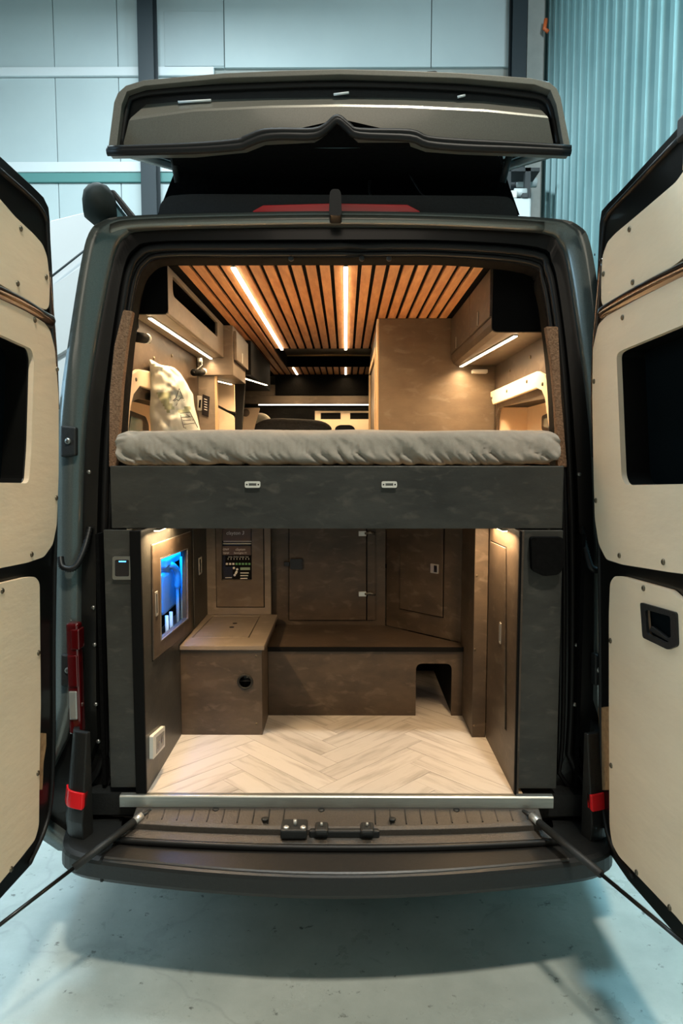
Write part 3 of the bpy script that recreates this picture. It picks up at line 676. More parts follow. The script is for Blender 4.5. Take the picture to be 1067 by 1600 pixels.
# ------------------------------------------------------------------ rear doors
def rear_door(s):
    hx, ang = (93, 2.0) if s < 0 else (932, 2.5)
    a = math.radians(ang); b = LEAN
    H = PY(hx, 900, -.03)
    V = Vector((-s*.025, math.sin(b), math.cos(b))).normalized()
    U = Vector((s*math.sin(a), -math.cos(a)*math.cos(b), math.sin(b)))
    D = Plane(H, U, V); ns = 1 if s < 0 else -1       # ns: which side of N faces the opening
    # check which way N points: want towards van centre line
    if (D.N.x > 0) != (s < 0): ns = -1
    else: ns = 1
    WINDOW = {-1: [(D.uv(0, 525)[0]+.26, .712), D.uv(46, 545), D.uv(50, 560), D.uv(46, 700), D.uv(42, 755), (D.uv(0, 525)[0]+.24, .300)]} if s < 0 else {1: [(.62, .69), D.uv(1067, 509), D.uv(975, 547), D.uv(966, 553), D.uv(968, 600), D.uv(972, 700), D.uv(974, 745), D.uv(980, 758), (.60, .294)]}
    def pl(mb, o, h0, h1, holes=()): return mb.plate(D, o, min(ns*h0, ns*h1), max(ns*h0, ns*h1), holes)
    W = .78
    if s < 0:
        hin = D.tr((55, 289), (74, 308), (82, 325), (84, 345), (88, 480), (93, 620), (95, 800), (92, 1000), (92, 1150), (88, 1250), (78, 1300), (56, 1350))
    else:
        hin = D.tr((960, 302), (944, 318), (934, 330), (931, 350), (925, 480), (921, 600), (928, 800), (932, 1000), (932, 1200), (935, 1280), (948, 1335), (975, 1375))
    vt, vb = 1.205, -.912
    out = hin + [(W-.06, vb), (W-.01, vb+.05), (W, -.5), (W, .5), (W-.04, vt-.06), (W-.09, vt)]
    win_h = rnd(WINDOW[s], .022)
    dr = obj('rear_door', pl(MB(), out, -.115, -.012, [win_h]), 'black_paint', van, .012, label='open left rear door' if s < 0 else 'open right rear door')
    # window glass sits in a cut of the inner skin
    inn = [(u + (.012 if u < .4 else -.012), v + (-.012 if v > 0 else .012)) for u, v in out]
    if s < 0:
        up_p = [(.700, 1.13)] + D.tr((20, 338), (50, 366), (64, 382), (71, 402), (75, 440), (74, 478), (70, 484), (62, 482)) + [D.uv(0, 446), (.700, .866)]
        mid = [(.725, .815)] + D.tr((0, 466), (40, 485), (62, 499), (75, 515), (83, 545), (89, 620), (89, 740), (86, 820), (80, 850), (66, 870), (40, 879)) + [(.725, .062)]
        low_ = [(.72, .030)] + D.tr((0, 911), (38, 902), (52, 901), (59, 910), (60, 1000), (61, 1100), (59, 1200), (58, 1290), (52, 1312), (30, 1340)) + [(.46, -.85), (.72, -.85)]
        win = [(D.uv(0, 525)[0]+.26, .712), D.uv(46, 545), D.uv(50, 560), D.uv(46, 700), D.uv(42, 755), (D.uv(0, 525)[0]+.24, .300)]
        rail = D.tr((-40, 442), (0, 458), (40, 478), (70, 497), (80, 502))
    else:
        up_p = [(.700, 1.10)] + D.tr((1060, 284), (1000, 335), (965, 364), (952, 378), (944, 400), (942, 440), (942, 472), (947, 481), (958, 479)) + [D.uv(1060, 412), (.700, .866)]
        mid = [(.725, .800)] + D.tr((1060, 437), (1000, 467), (950, 494), (937, 508), (929, 545), (928, 620), (930, 740), (932, 810), (938, 850), (950, 874), (975, 882)) + [D.uv(1050, 894), (.60, .070), (.725, .10)]
        low_ = [(.725, -.03), (.52, .004)] + D.tr((1050, 922), (975, 901), (963, 900), (956, 910), (954, 960), (954, 1100), (955, 1290), (959, 1318), (970, 1338)) + [D.uv(1060, 1432), (.60, -.85), (.725, -.85)]
        win = [(.62, .69), D.uv(1067, 509), D.uv(975, 547), D.uv(966, 553), D.uv(968, 600), D.uv(972, 700), D.uv(974, 745), D.uv(980, 758), (.60, .294)]
        rail = D.tr((1110, 402), (1060, 425), (1000, 455), (955, 480), (940, 490))
    obj('outer_skin', pl(MB(), inn, -.128, -.1155, [win_h]), 'paint_side', dr, .006)
    r1 = [.03]*len(up_p)
    win_r = rnd(win, .022)
    P_ = obj('inner_panel', pl(MB(), rnd(up_p, .015, 3), -.010, .006), 'cream', dr, .004)
    P_ = obj('inner_panel', pl(MB(), rnd(mid, .015, 3), -.010, .006, [win_r]), 'cream', dr, .004)
    obj('window_pane', pl(MB(), win_r, -.09, -.082), 'dark_glass', dr, label='black tinted window glass')
    hh = ()
    if s > 0: hh = [rnd(D.tr((1010, 945), (1058, 958), (1060, 1004), (1050, 1010), (1014, 992)), .01)]
    obj('lower_panel', pl(MB(), rnd(low_, .015, 3), -.010, .006, hh), 'cream', dr, .004)
    if s > 0:
        hd = D.tr((1006, 941), (1063, 957), (1065, 1009), (1050, 1015), (1010, 996)); hi_ = D.tr((1014, 952), (1054, 963), (1055, 1000), (1047, 1005), (1017, 991))
        g_ = obj('grab_recess', pl(MB(), rnd(hd, .01), .004, .012, [rnd(hi_, .01)]), 'black_plastic', dr, .002)
        obj('recess_cup', pl(MB(), rnd(hd, .01), -.0118, -.008), 'dark_glass', dr)
        obj('inner_lip', pl(MB(), D.tr((1016, 985), (1047, 1003), (1054, 998), (1054, 994), (1044, 997), (1020, 978)), -.006, .004), 'black_plastic', dr, .002)
    # rounded press-line of the door skin between the panels
    obj('press_rail', MB().tube(smooth_path([D.w(u, v, ns*-.012) for u, v in rail], 4), .027, 12), 'warm_sheen_paint', dr, label='glossy dark rail with the warm reflection painted in brown')
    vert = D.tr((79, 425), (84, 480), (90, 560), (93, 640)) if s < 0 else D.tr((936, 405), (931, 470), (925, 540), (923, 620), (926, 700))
    obj('press_edge', MB().tube(smooth_path([D.w(u+.006, v, ns*-.012) for u, v in vert], 4), .014, 10), 'warm_sheen_paint', dr)
    # outer weather seal
    sl = D.tr((0, 262), (56, 312), (74, 338), (79, 365), (85, 480), (90, 620), (91, 800), (88, 1000), (88, 1150), (84, 1250), (73, 1300), (50, 1350)) if s < 0 else \
         D.tr((1060, 212), (960, 318), (944, 338), (938, 362), (930, 480), (925, 600), (931, 800), (934, 1000), (935, 1200), (939, 1270), (953, 1325), (985, 1370))
    obj('door_seal', MB().tube(smooth_path([D.w(u, v, ns*-.010) for u, v in sl], 4), .008, 8), 'rubber', dr)
    # opening in the lower skin that shows raw board
    ch = D.tr((62, 1145), (76, 1146), (76, 1165), (72, 1190), (70, 1234), (62, 1234)) if s < 0 else D.tr((931, 1106), (957, 1103), (957, 1234), (934, 1235))
    obj('raw_board', pl(MB(), ch, -.0118, -.008), 'chipboard', dr, label='bare chipboard seen through the door skin')
    scr = ((9, 358), (29, 357), (24, 443), (69, 433), (51, 500), (86, 577), (85, 778), (46, 866), (0, 923), (57, 1020), (56, 1208), (14, 1358)) if s < 0 else \
          ((987, 358), (946, 428), (992, 441), (976, 496), (931, 596), (934, 782), (971, 868), (1040, 878), (1009, 919), (957, 1001), (958, 1196), (998, 1363), (1050, 1418))
    scr = scr[1:] if s < 0 else scr
    for x, yy in scr:
        u, v = D.uv(x, yy); obj('panel_screw', MB().dome(D.w(u, v, ns*.005), D.N*ns, .0085, .006), 'screw', dr)
    if s > 0:
        mb = MB(); c = D.w(*D.uv(1062, 200), -.02*ns)
        mb.box(c.x-.02, c.x+.03, c.y-.05, c.y+.02, c.z-.03, c.z+.03)
        obj('top_lock', mb, 'black_plastic', dr, .008)
        obj('lock_pin', MB().cyl(c + Vector((0, .0, -.03)), c + Vector((.0, 0, -.10)), .008), 'chrome', dr)
    # gas stay from the sill to the door
    if s < 0: a0, b0, kn = PY(222, 1274, -.06), D.w(*D.uv(0, 1436), ns*.02), (80, 1374)
    else: a0, b0, kn = PY(830, 1275, -.06), D.w(*D.uv(1067, 1462), ns*.02), (965, 1385)
    dirv = (b0 - a0); far = a0 + dirv*1.25
    g_ = obj('door_stay', MB().tube([a0 + dirv*.06, a0 + dirv*.55], .0125, 10), 'black_plastic', van)
    obj('piston_rod', MB().tube([a0 + dirv*.55, far], .006, 8), 'steel_dull' if False else 'black_paint', g_)
    obj('ball_joint', MB().tube([a0, a0 + dirv*.065], .013, 10), 'chrome', g_, label='bright silver end fitting of the stay')
    obj('stay_bracket', MB().tube([a0 + Vector((s*-.02, .03, .0)), a0 + Vector((0, 0, 0)), a0 + Vector((0, .02, -.03))], .008), 'black_plastic', g_)
rear_door(-1); rear_door(1)
# mirror-like shell above the left roof edge
t = None
mO = Vector(PY(165, 320, 1.0))
mir = []
for k, (r0, c) in enumerate(((.35, 0), (.8, .04), (1, .09), (1, .13), (.93, .16))):
    ring_ = []
    P = facing(1.0)
    for (x, y) in ((131, 318), (134, 300), (143, 290), (155, 286), (168, 291), (176, 306), (178, 330), (176, 345), (163, 356), (145, 350), (133, 340)):
        q = P.w(*P.uv(x, y)); cpt = P.w(*P.uv(155, 320)); ring_.append(cpt + (q-cpt)*r0 + Vector((.0, c-.1, 0)))
    mir.append(ring_)
mh = thing('side_mirror', 'black rounded mirror housing on a slanted arm above left roof edge', 'mirror', PY(190, 340, 1.05))
obj('housing', MB().loft(mir, caps=True), 'mirror_shell', mh)
P = facing(1.05)
obj('arm', MB().plate(P, P.tr((170, 296), (178, 296), (218, 345), (216, 352), (208, 350), (174, 304)), -.06, .0), 'black_plastic', mh, .006)
obj('glass_triangle', MB().plate(P, P.tr((173, 306), (206, 348), (200, 356), (172, 356)), -.03, -.02), 'window_glass', mh, label='blue glass triangle')

# ================================================================== INTERIOR
# slatted ceiling
cl = thing('slatted_ceiling', 'slatted plywood ceiling with black gaps inside the camper', 'ceiling panel', (0, 2.1, zc))
bk = MB(); bk.box(-.84, .80, .405, 2.46, zc+.012, zc+.02); bk.box(-.84, -.49, 2.46, 4.2, zc+.012, zc+.02); bk.box(-.49, .80, 3.42, 4.2, zc+.012, zc+.02)
obj('backing_sheet', bk, 'fabric_black', cl)
hb = MB(); hb.box(-.49, -.48, 2.46, 3.42, zc, zc+.5); hb.box(.40, .41, 2.46, 3.42, zc, zc+.5); hb.box(-.49, .41, 3.41, 3.42, zc, zc+.5); hb.box(-.49, .41, 2.45, 2.46, zc, zc+.5); hb.box(-.49, .41, 2.45, 3.42, zc+.5, zc+.51)
obj('hatch_liner', hb, 'fabric_black', cl)
a = PY(455, 556, 3.38); b = PY(578, 551, 3.38)
obj('hatch_edge', MB().box(a.x-.05, .39, 3.37, 3.40, a.z, b.z), 'beech', cl)
PT = .0545
shared = {}
def slat(x0, x1, y0, y1):
    key = (round(x1-x0, 4), y0, y1)
    if key not in shared:
        o = obj('ceiling_slat', MB().box(-(x1-x0)/2, (x1-x0)/2, -(y1-y0)/2, (y1-y0)/2, 0, .012), 'plywood', cl, .001)
        o.data.transform(__import__('mathutils').Matrix.Translation(WL[cl.name])); shared[key] = o
    else:
        o = shared[key].copy(); COL.objects.link(o); o.parent = cl
    o.location = Vector(((x0+x1)/2, (y0+y1)/2, zc)) - WL[cl.name]
for k in range(-12, 10):
    x0, x1 = k*PT+.0078, (k+1)*PT-.0078
    if k < -9: slat(x0, x1, .41, 3.95)
    else:
        slat(x0, x1, .41, 2.455)
        if k < 8: slat(x0, x1, 3.43, 3.95)
# LED strips
def led(a, b, w_, label, power, up_v=(0, 0, 1), grp='warm light strips inside the camper', col=(1, .67, .36), n_=(0, 0, -1), lens=.007, spread=150):
    a, b = Vector(a), Vector(b); d = (b-a); L = d.length; d.normalize(); n_ = Vector(n_).normalized(); sd = d.cross(n_).normalized()
    t = thing('led_strip', label, 'light strip', (a+b)/2, grp)
    def bar(wd, h0, h1):
        vs = []
        for p in (a, b):
            for q in (-1, 1):
                for h in (h0, h1): vs.append(p + sd*wd*q*.5 + n_*h)
        return MB().add(vs, [(0, 1, 3, 2), (4, 6, 7, 5), (0, 4, 5, 1), (2, 3, 7, 6), (0, 2, 6, 4), (1, 5, 7, 3)])
    obj('channel', bar(w_+.006, 0, .004), 'alu', t); obj('diffuser', bar(w_, .004, lens), 'led', t)
    l = area('strip_light', (0, 0, 0), w_, power, col, size_y=L, parent=t)
    l.location = n_*(lens+.003); l.data.spread = math.radians(spread)
    from mathutils import Matrix
    zax = -n_; yax = d; xax = yax.cross(zax)
    l.rotation_euler = Matrix((xax, yax, zax)).transposed().to_euler()
    return t
led((-8*PT, .42, zc+.002), (-8*PT, 2.455, zc+.002), .016, 'left long warm LED strip between ceiling slats', 15, lens=.012, spread=135)
led((0, .42, zc+.002), (0, 2.455, zc+.002), .016, 'middle long warm LED strip between ceiling slats', 15, lens=.012, spread=135)
led((-8*PT, 3.44, zc+.002), (-8*PT, 3.93, zc+.002), .016, 'short far end of left ceiling LED strip past the hatch', 2.5)
led((0, 3.44, zc+.002), (0, 3.93, zc+.002), .016, 'short far end of middle ceiling LED strip past the hatch', 2.5)

# left open overhead shelf
zl = PY(262, 490, .40).z; XL = -.685; yS = 1.60
t = thing('overhead_shelf', 'open overhead shelf with cut-out front on left wall of camper', 'shelf', (-.76, 1.0, zl))
P = side_l(XL)
hole = rnd([P.uv(275, 418), (.47, P.uv(275, 478)[1]), (P.uv(283, 484)[0], P.uv(283, 484)[1]), (1.42, P.uv(342, 538)[1]), (1.42, 2.50)], [.0, .05, .02, .02, 0])
hole = rnd([(.475, 2.50), (.475, zl+.085), (1.43, zl+.085), (1.43, 2.50)], [0, .07, .03, 0], 6)
obj('front_board', MB().plate(P, [(.40, zl), (yS, zl), (yS, zc), (.40, zc)], -.016, 0, [hole]), 'laminate_pale_lit', t, .003)
obj('bottom_board', MB().box(-.835, XL-.016, .41, yS, zl, zl+.016), 'laminate_pale_lit', t, .002)
E_ = facing(.40)
obj('end_board', MB().plate(E_, rnd([(-.84, zl-.002), (XL-.001, zl-.002), (XL-.001, zc), (-.84, zc)], [0, .02, 0, 0]), -.012, .002), 'edge_or_shade_black', t, .002, label='end board painted black for shade')  # dark laminate in shadow; its shade is put in as black
obj('back_board', MB().box(-.838, -.83, .42, yS, zl+.016, zc-.002), 'fabric_black', t)
led((-.775, .46, zl-.001), (-.755, yS-.01, zl-.001), .014, 'warm LED strip under left open overhead shelf', 7.5, spread=120)
# left upper cupboard
z2 = PY(368, 586, yS).z; x2 = PY(368, 540, yS).x; yE = PX(387, 560, x2).y
t = thing('overhead_cupboard', 'upper cupboard with small latch beyond the left open shelf', 'cabinet', ((x2-.83)/2, 1.75, z2))
cb = MB(); cb.box(-.835, x2-.015, yS+.002, yE, z2, zc-.002)
obj('body', cb, 'laminate_pale_lit', t, .003)
obj('door', MB().box(x2-.013, x2+.004, yS+.015, yE-.005, PX(380, 572, x2).z, zc-.03), 'laminate_pale_lit', t, .002)
p = PX(377, 560, x2); lt = MB().plate(side_l(x2+.004), rect(p.y-.012, p.y+.012, p.z-.03, p.z+.03), 0, .004)
obj('latch', lt, 'chrome', t, .002)
led((-.78, yS+.22, z2-.001), (-.72, yE-.02, z2-.001), .012, 'short warm LED strip under left upper cupboard', 2)
# second cupboard beyond, below it a strip
led((-.66, 2.15, z2+.05), (-.56, 2.6, z2+.05), .012, 'small warm LED strip beyond left upper cupboard', 1.5)
t = thing('tall_cabinet', 'tall dark cabinet beyond left cupboard near the cab', 'cabinet', (-.72, 2.4, z2+.06))
obj('body', MB().box(-.83, -.60, yE+.02, 3.2, z2+.06, zc-.003), 'edge_or_shade_black', t, .003)

# switch panel wall
P = facing(yS+.02)
t = thing('switch_board', 'beige partition with switches standing below left upper cupboard', 'partition', (-.79, yS+.03, 1.56))
xa = PY(337, 640, yS+.02).x
obj('board', MB().box(-.836, xa, yS+.02, yS+.045, 1.56, z2-.002), 'laminate_pale_lit', t, .003)
obj('switch_frame', MB().plate(P, rnd(P.tr((308, 618), (316, 619), (315, 642), (307, 641)), .006), .001, .010), 'white_plastic', t, .002)
obj('rocker', MB().plate(P, P.tr((312, 625), (315, 625), (314, 638), (311, 637)), .010, .013), 'panel_black', t)
dsp = obj('display', MB().plate(P, P.tr((317, 616), (328, 620), (326, 652), (316, 648)), .001, .008), 'panel_black', t, .001)
pr = MB()
for k in range(5):
    pr.plate(P, P.tr((319.5, 623+k*4), (324, 624.5+k*4), (324, 625.5+k*4), (319.5, 624+k*4)), .008, .009)
obj('printing', pr, 'print_white', dsp)
obj('board_edge', MB().box(xa-.004, xa+.008, yS+.02, yS+.06, 1.56, z2-.002), 'beech', t)
sc = MB()
for x, yy in ((300, 582), (302, 610)): sc.dome(P.w(*P.uv(x, yy), 0), P.N, .007, .006)
obj_each('screw', sc, 'screw', t)
# reading lamps
def reading_lamp(base, mid_, tip, label, tw=.020):
    base, mid_, tip = Vector(base), Vector(mid_), Vector(tip)
    t = thing('reading_lamp', label, 'lamp', base, 'small black reading lamps')
    obj('mount', MB().cyl(base, base + Vector((.022, 0, 0)), .014), 'white_plastic', t)
    obj('arm', MB().tube([base + Vector((.02, 0, 0)), base + Vector((.022, -.005, -.03)), mid_], .006), 'black_plastic', t)
    obj('head', MB().tube([mid_, mid_.lerp(tip, .86)], tw, 14), 'fabric_black', t)
    obj('ring', MB().tube([mid_.lerp(tip, .86), tip], tw*1.02, 14), 'white_plastic', t)
reading_lamp(PX(206, 499, -.80), PX(204, 525, -.80), PX(229, 529, -.79), 'black reading lamp on left wall below the shelf end')
reading_lamp(PX(309, 563, -.80), PX(303, 582, -.80), PX(318, 581, -.79), 'black reading lamp farther along left wall by the cupboard', .019)
p = PY(750, 580, 1.38)
t = thing('wall_lamp', 'small white lamp head on closet front under right cupboard', 'lamp', p)
obj('body', MB().box(PY(738, 580, 1.38).x, PY(762, 580, 1.38).x, 1.375, 1.418, PY(750, 583, 1.38).z, PY(750, 577, 1.38).z), 'white_plastic', t, .004)

# closet at the right
xc = PY(592, 560, 1.42).x
t = thing('wardrobe', 'tall dark laminate wardrobe behind the bed on right', 'wardrobe', (.49, 1.9, ZF))
obj('front_panel', MB().box(xc, .80, 1.42, 1.44, 1.2, zc-.001), 'laminate_warm_lit', t, .002)
obj('side_panel', MB().box(xc, xc+.018, 1.44, 2.75, ZF, zc-.001), 'laminate_pale_lit', t, .002)
obj('top_panel', MB().box(xc+.02, .80, 1.45, 2.75, zc-.02, zc-.002), 'laminate', t)
obj('corner_post', MB().box(xc-.012, xc+.0, 1.42, 1.50, 1.2, zc-.002), 'beech', t, .004, label='light wooden edge strip')
fr_ = MB(); a = PX(583, 500, xc); 
for yy in (1.62, 2.60): fr_.box(xc-.014, xc, yy, yy+.05, 1.3, 2.36)
fr_.box(xc-.014, xc, 1.62, 2.65, 2.36, 2.40)
obj('door_frame', fr_, 'beech', t, .004)
# right overhead cupboard
zr_ = PY(770, 520, .42).z; xr_ = PY(768, 470, .42).x
t = thing('overhead_cupboard', 'dark overhead cupboard above the bed at right, two latched doors', 'cabinet', (.69, .9, zr_))
E_ = facing(.405)
obj('end_board', MB().plate(E_, rnd([(xr_, zr_), (.805, zr_), (.805, zc), (xr_, zc)], [.025, 0, 0, 0]), -.014, 0), 'edge_or_shade_black', t, .002, label='end board painted black for shade')  # unlit cupboard end, shade painted with the black material
prof = [(.798, zr_), (xr_+.03, zr_), (xr_+.010, zr_+.012), (xr_, zr_+.035), (xr_, zr_+.06), (xr_+.012, zr_+.06), (xr_+.012, zc-.002), (.798, zc-.002)]
mb = MB(); mb.loft([[Vector((x, yy, z)) for x, z in prof] for yy in (.42, 1.415)], caps=True, smooth=False)
obj('body', mb, 'laminate_brown_lit', t, .002)
for y0, y1 in ((.425, .86), (.866, 1.405)):
    d = obj('door', MB().box(xr_-.006, xr_+.011, y0, y1, zr_+.064, zc-.008), 'laminate_brown_lit', t, .002)
for x, yy in ((747, 498), (713, 535)):
    p = PX(x, yy, xr_-.006); obj('latch', MB().plate(side_r(xr_-.006), rect(-p.y-.010, -p.y+.010, p.z-.028, p.z+.028), 0, .004), 'steel_dull', t, .002)
led((.672, .46, zr_-.001), (.612, 1.39, zr_-.001), .014, 'warm LED strip under right overhead cupboard', 13)

# bed
zF0, zF1 = PY(500, 826, .03).z, PY(500, 728, .03).z; xf0, xf1 = PY(173, 780, .03).x, PY(880, 780, .03).x
t = thing('bed', 'raised bed across the van with dark grey-green laminate front board', 'bed', (-.03, .7, zF0))
fasc = obj('front_board', MB().box(xf0, xf1, .03, .05, zF0, zF1), 'laminate', t, .003)
obj('slat_base', MB().box(-.80, .74, .055, 1.40, zF1-.05, zF1-.005), 'beech', t)
for xx in (-.60, -.05, .50): obj('support_beam', MB().box(xx, xx+.04, .052, 1.40, zF1-.10, zF1-.052), 'black_plastic', t)
for x in (395, 608):
    P = facing(.028); 
    lt = obj('pull_latch', MB().plate(P, rnd(P.tr((x-12, 752), (x+12, 752), (x+12, 762), (x-12, 762)), .006), 0, .008, [P.tr((x-6, 755), (x+6, 755), (x+6, 759), (x-6, 759))]), 'white_plastic', t, .002, label='small white pull latch')
    obj('latch_centre', MB().plate(P, P.tr((x-6, 755), (x+6, 755), (x+6, 759), (x-6, 759)), 0, .004), 'steel_dull', lt)
    sc = MB(); 
    for d in (-9, 9): sc.dome(P.w(*P.uv(x+d, 757), .007), P.N, .003, .002)
    obj_each('latch_screw', sc, 'panel_black', lt)
# mattress
z0, z1 = zF1, PY(500, 672, .10).z; x0, x1 = PY(180, 700, .05).x, PY(876, 700, .05).x
NU, NV = 420, 72; mb = MB(); rings = []
hy, hz = .66, (z1-z0)/2; cy_ = .045 + hy; cz_ = (z0+z1)/2
for i in range(NU+1):
    u = i/NU; x = x0 + (x1-x0)*u; ed = min(u, 1-u)*(x1-x0)
    k = 1 if ed > .06 else math.sqrt(max(0, 1-(1-ed/.06)**2))*.8+.2 if ed > 0 else .2
    rg = []
    for j in range(NV):
        a = 2*math.pi*j/NV; ca, sa = math.cos(a), math.sin(a)
        # rounded rectangle cross-section
        yy = math.copysign(min(1, abs(ca)**.12), ca); zz = math.copysign(abs(sa)**.55, sa)
        rr = .055
        y_ = cy_ + (hy-rr)*max(-1, min(1, ca*6)) + rr*ca
        z_ = cz_ + hz*zz*(.55+.45*k)
        front = max(0, -ca)
        p = Vector((x*7, 3+.8*a, 1))
        wz = noise.noise(Vector((x*3.2, a*1.0, 2)))*.012
        cr = abs(noise.noise(Vector((x*11 + z_*13, z_*4, 5))))
        cr2 = abs(noise.noise(Vector((x*26 + z_*24, z_*6, 9))))
        fw = max(0, min(1, .6-zz))
        dsp_ = (-.017*max(0, 1-cr*5)**1.5 - .008*max(0, 1-cr2*5))*(.10 + .90*fw)
        if ed < .16: dsp_ -= .016*abs(noise.noise(Vector((x*16, a*1.6, 3))))*(1-ed/.16)*2
        rg.append(Vector((x, y_ + ca*(dsp_ + wz*.6), z_ + sa*(wz*.5 + dsp_*.3))))
    rings.append(rg)
mb.loft(rings, caps=True)
# cross-section runs the other way round: flip so the faces look outward
mb.f = [tuple(reversed(f)) for f in mb.f]
tag(obj('mattress', mb, 'sheet', None), 'plump mattress in a creased beige-grey fitted sheet on the raised bed', 'mattress')

# paper bag on the bed
YB = .62
bag = thing('paper_bag', 'crumpled white and green paper bag standing on mattress at left', 'bag', PY(270, 672, YB+.05))
def bp_(x, y, d=0): return PY(x, y, YB + d)
rows = [(562, 233, 236), (566, 233, 243), (570, 233.5, 251), (573, 234, 268), (577, 234, 275), (584, 234.5, 280), (595, 234, 287), (605, 234, 292), (613, 235, 297), (622, 235, 298), (635, 234, 300), (650, 234, 304), (663, 235, 307), (680, 236, 311)]
rows = [tuple(q) for q in smooth_path(rows, 3)]; NC = 26
def crumple(x, y):
    v = Vector((x*.045, y*.045, 3))
    return abs(noise.noise(v))*-.055 + abs(noise.noise(v*2.3))*-.022
GA = [(244, 612), (266, 613), (265, 628), (273, 636), (263, 645), (255, 634)]; GB = [(278, 642), (286, 638), (297, 636), (298, 645), (279, 645)]
def inside(p, P):
    c = False
    for i in range(len(P)):
        (x1, y1), (x2, y2) = P[i-1], P[i]
        if (y1 > p[1]) != (y2 > p[1]) and p[0] < (x2-x1)*(p[1]-y1)/(y2-y1)+x1: c = not c
    return c
verts, pxs = [], []
for (y_, xa_, xb_) in rows:
    for c in range(NC+1):
        t_ = c/NC; x_ = xa_ + (xb_-xa_)*t_; wide = min(1, (xb_-xa_)/60)
        d_ = -.045*wide*math.sin(math.pi*t_)**.7 + crumple(x_, y_)*min(1, 5*t_*(1-t_)+.1)
        verts.append(bp_(x_, y_, d_)); pxs.append((x_, y_))
white, green = MB(), MB(); white.v = [tuple(v) for v in verts]; green.v = list(white.v)
for i in range(len(rows)-1):
    for c in range(NC):
        q = i*(NC+1)+c; f = (q, q+NC+1, q+NC+2, q+1); m_ = ((pxs[q][0]+pxs[q+NC+2][0])/2, (pxs[q][1]+pxs[q+NC+2][1])/2)
        (green if inside(m_, GA) or inside(m_, GB) else white).f.append(f)
def compact(mb):
    used = sorted({i for f in mb.f for i in f}); ix = {i: k for k, i in enumerate(used)}
    m2 = MB(); m2.add([mb.v[i] for i in used], [tuple(ix[i] for i in f) for f in mb.f], True); return m2
obj('front_side', compact(white), 'white_paper', bag); obj('green_print', compact(green), 'green_paper', bag)
NR = len(rows); A = [verts[i*(NC+1)] for i in range(NR)] + [verts[(NR-1)*(NC+1)+c] for c in range(1, NC+1)] + [verts[i*(NC+1)+NC] for i in range(NR-2, -1, -1)]
B = [v + Vector((-.01, .10, 0)) for v in A]
obj('back_side', MB().loft([A, B]).add(B, [tuple(range(len(B)))]), 'white_paper', bag)
ink = MB()
def il(*pts, r=.0012):
    pp_ = []
    for (xa_, ya_), (xb_, yb_) in zip(pts, pts[1:]):
        for k in range(5):
            x_, y_ = xa_+(xb_-xa_)*k/5, ya_+(yb_-ya_)*k/5; pp_.append((x_, y_))
    pp_.append(pts[-1]); out = []
    for x_, y_ in pp_:
        j = min(range(len(rows)), key=lambda j: abs(rows[j][0]-y_)); t_ = min(1, max(0, (x_-rows[j][1])/(rows[j][2]-rows[j][1])))
        out.append(bp_(x_, y_, -.045*math.sin(math.pi*t_)**.7 + crumple(x_, y_)*min(1, 5*t_*(1-t_)+.1) - .002))
    ink.tube(out, r, 5)
il((270, 626), (275, 622), (280, 607), (282, 612), (286, 622), (288, 624)); il((272, 627), (276, 624), (279, 626), (283, 621), (288, 626)); il((275, 634), (277, 630))
obj('mountain_print', ink, 'ink', bag)
ink = MB()
il((281, 646), (297, 644), (304, 658), (309, 668)); il((282, 648), (287, 668), (291, 669)); il((284, 652), (300, 651)); il((286, 657), (302, 656)); il((287, 663), (304, 661)); il((290, 647), (297, 651))
obj('label_print', ink, 'ink', bag)

# cab end seen over the bed
t = thing('cab_overhead_shelf', 'cab overhead shelf with black front and beige lower board, far end', 'shelf', (0, 3.98, PY(500, 640, 3.95).z))
def pb(name, x0, x1, y0, y1, Y, d, mat, parent, bev=.003): return obj(name, pbox(x0, x1, y0, y1, Y, d), mat, parent, bev)
pb('black_front', 430, 700, 583, 618, 3.96, .02, 'fabric_black', t)
pb('ledge', 430, 700, 581, 584, 3.96, .30, 'edge_or_shade_black', t)
pb('lower_board', 383, 700, 618, 631, 3.965, .02, 'laminate_pale_lit', t)
pb('corner_board', 383, 430, 601, 618, 3.967, .02, 'laminate_pale_lit', t)
pb('recess_back', 380, 700, 636, 664, 4.30, .02, 'laminate', t)
a = PY(404, 633, 3.95); b = PY(590, 633, 3.95)
led((a.x, 3.955, a.z+.008), (b.x, 3.955, a.z+.008), .012, 'thin warm LED line under cab shelf at far end', 4, n_=(0, -.3, -1))
t = thing('cab_headliner', 'cream cab headliner box with two rectangular vents', 'headliner', (.0, 4.1, PY(530, 665, 4.05).z))
P = facing(4.05)
v1 = P.tr((501, 645), (532, 645), (532, 655), (501, 655)); v2 = P.tr((547, 645), (585, 645), (585, 655), (547, 655))
obj('fascia', MB().plate(P, P.tr((492, 642), (640, 642), (640, 672), (500, 672), (492, 656)), -.02, 0, [v1, v2]), 'cream', t, .002)
obj('lower_rail', MB().plate(P, P.tr((415, 659), (500, 659), (500, 666), (415, 668)), -.02, 0), 'cream', t, .002)
for v in (v1, v2): obj('vent', MB().plate(P, v, -.018, -.010), 'edge_or_shade_black', t)
t = thing('driver_chair', 'dark cab seat with a black headrest, far end', 'chair', (.0, 3.6, ZF))
P = facing(3.6)
obj('headrest', MB().plate(P, rnd(P.tr((519, 700), (524, 667), (530, 664), (548, 664), (554, 668), (560, 700)), .02), -.1, 0), 'seat', t, .015)
obj('backrest', MB().plate(P, rnd([(-.22, 1.0), (.26, 1.0), (.24, 1.72), (-.20, 1.72)], .06), -.14, 0), 'seat', t, .02)
obj('seat_base', MB().box(-.25, .28, 3.36, 3.9, ZF-.0, 1.02), 'seat', t, .03)
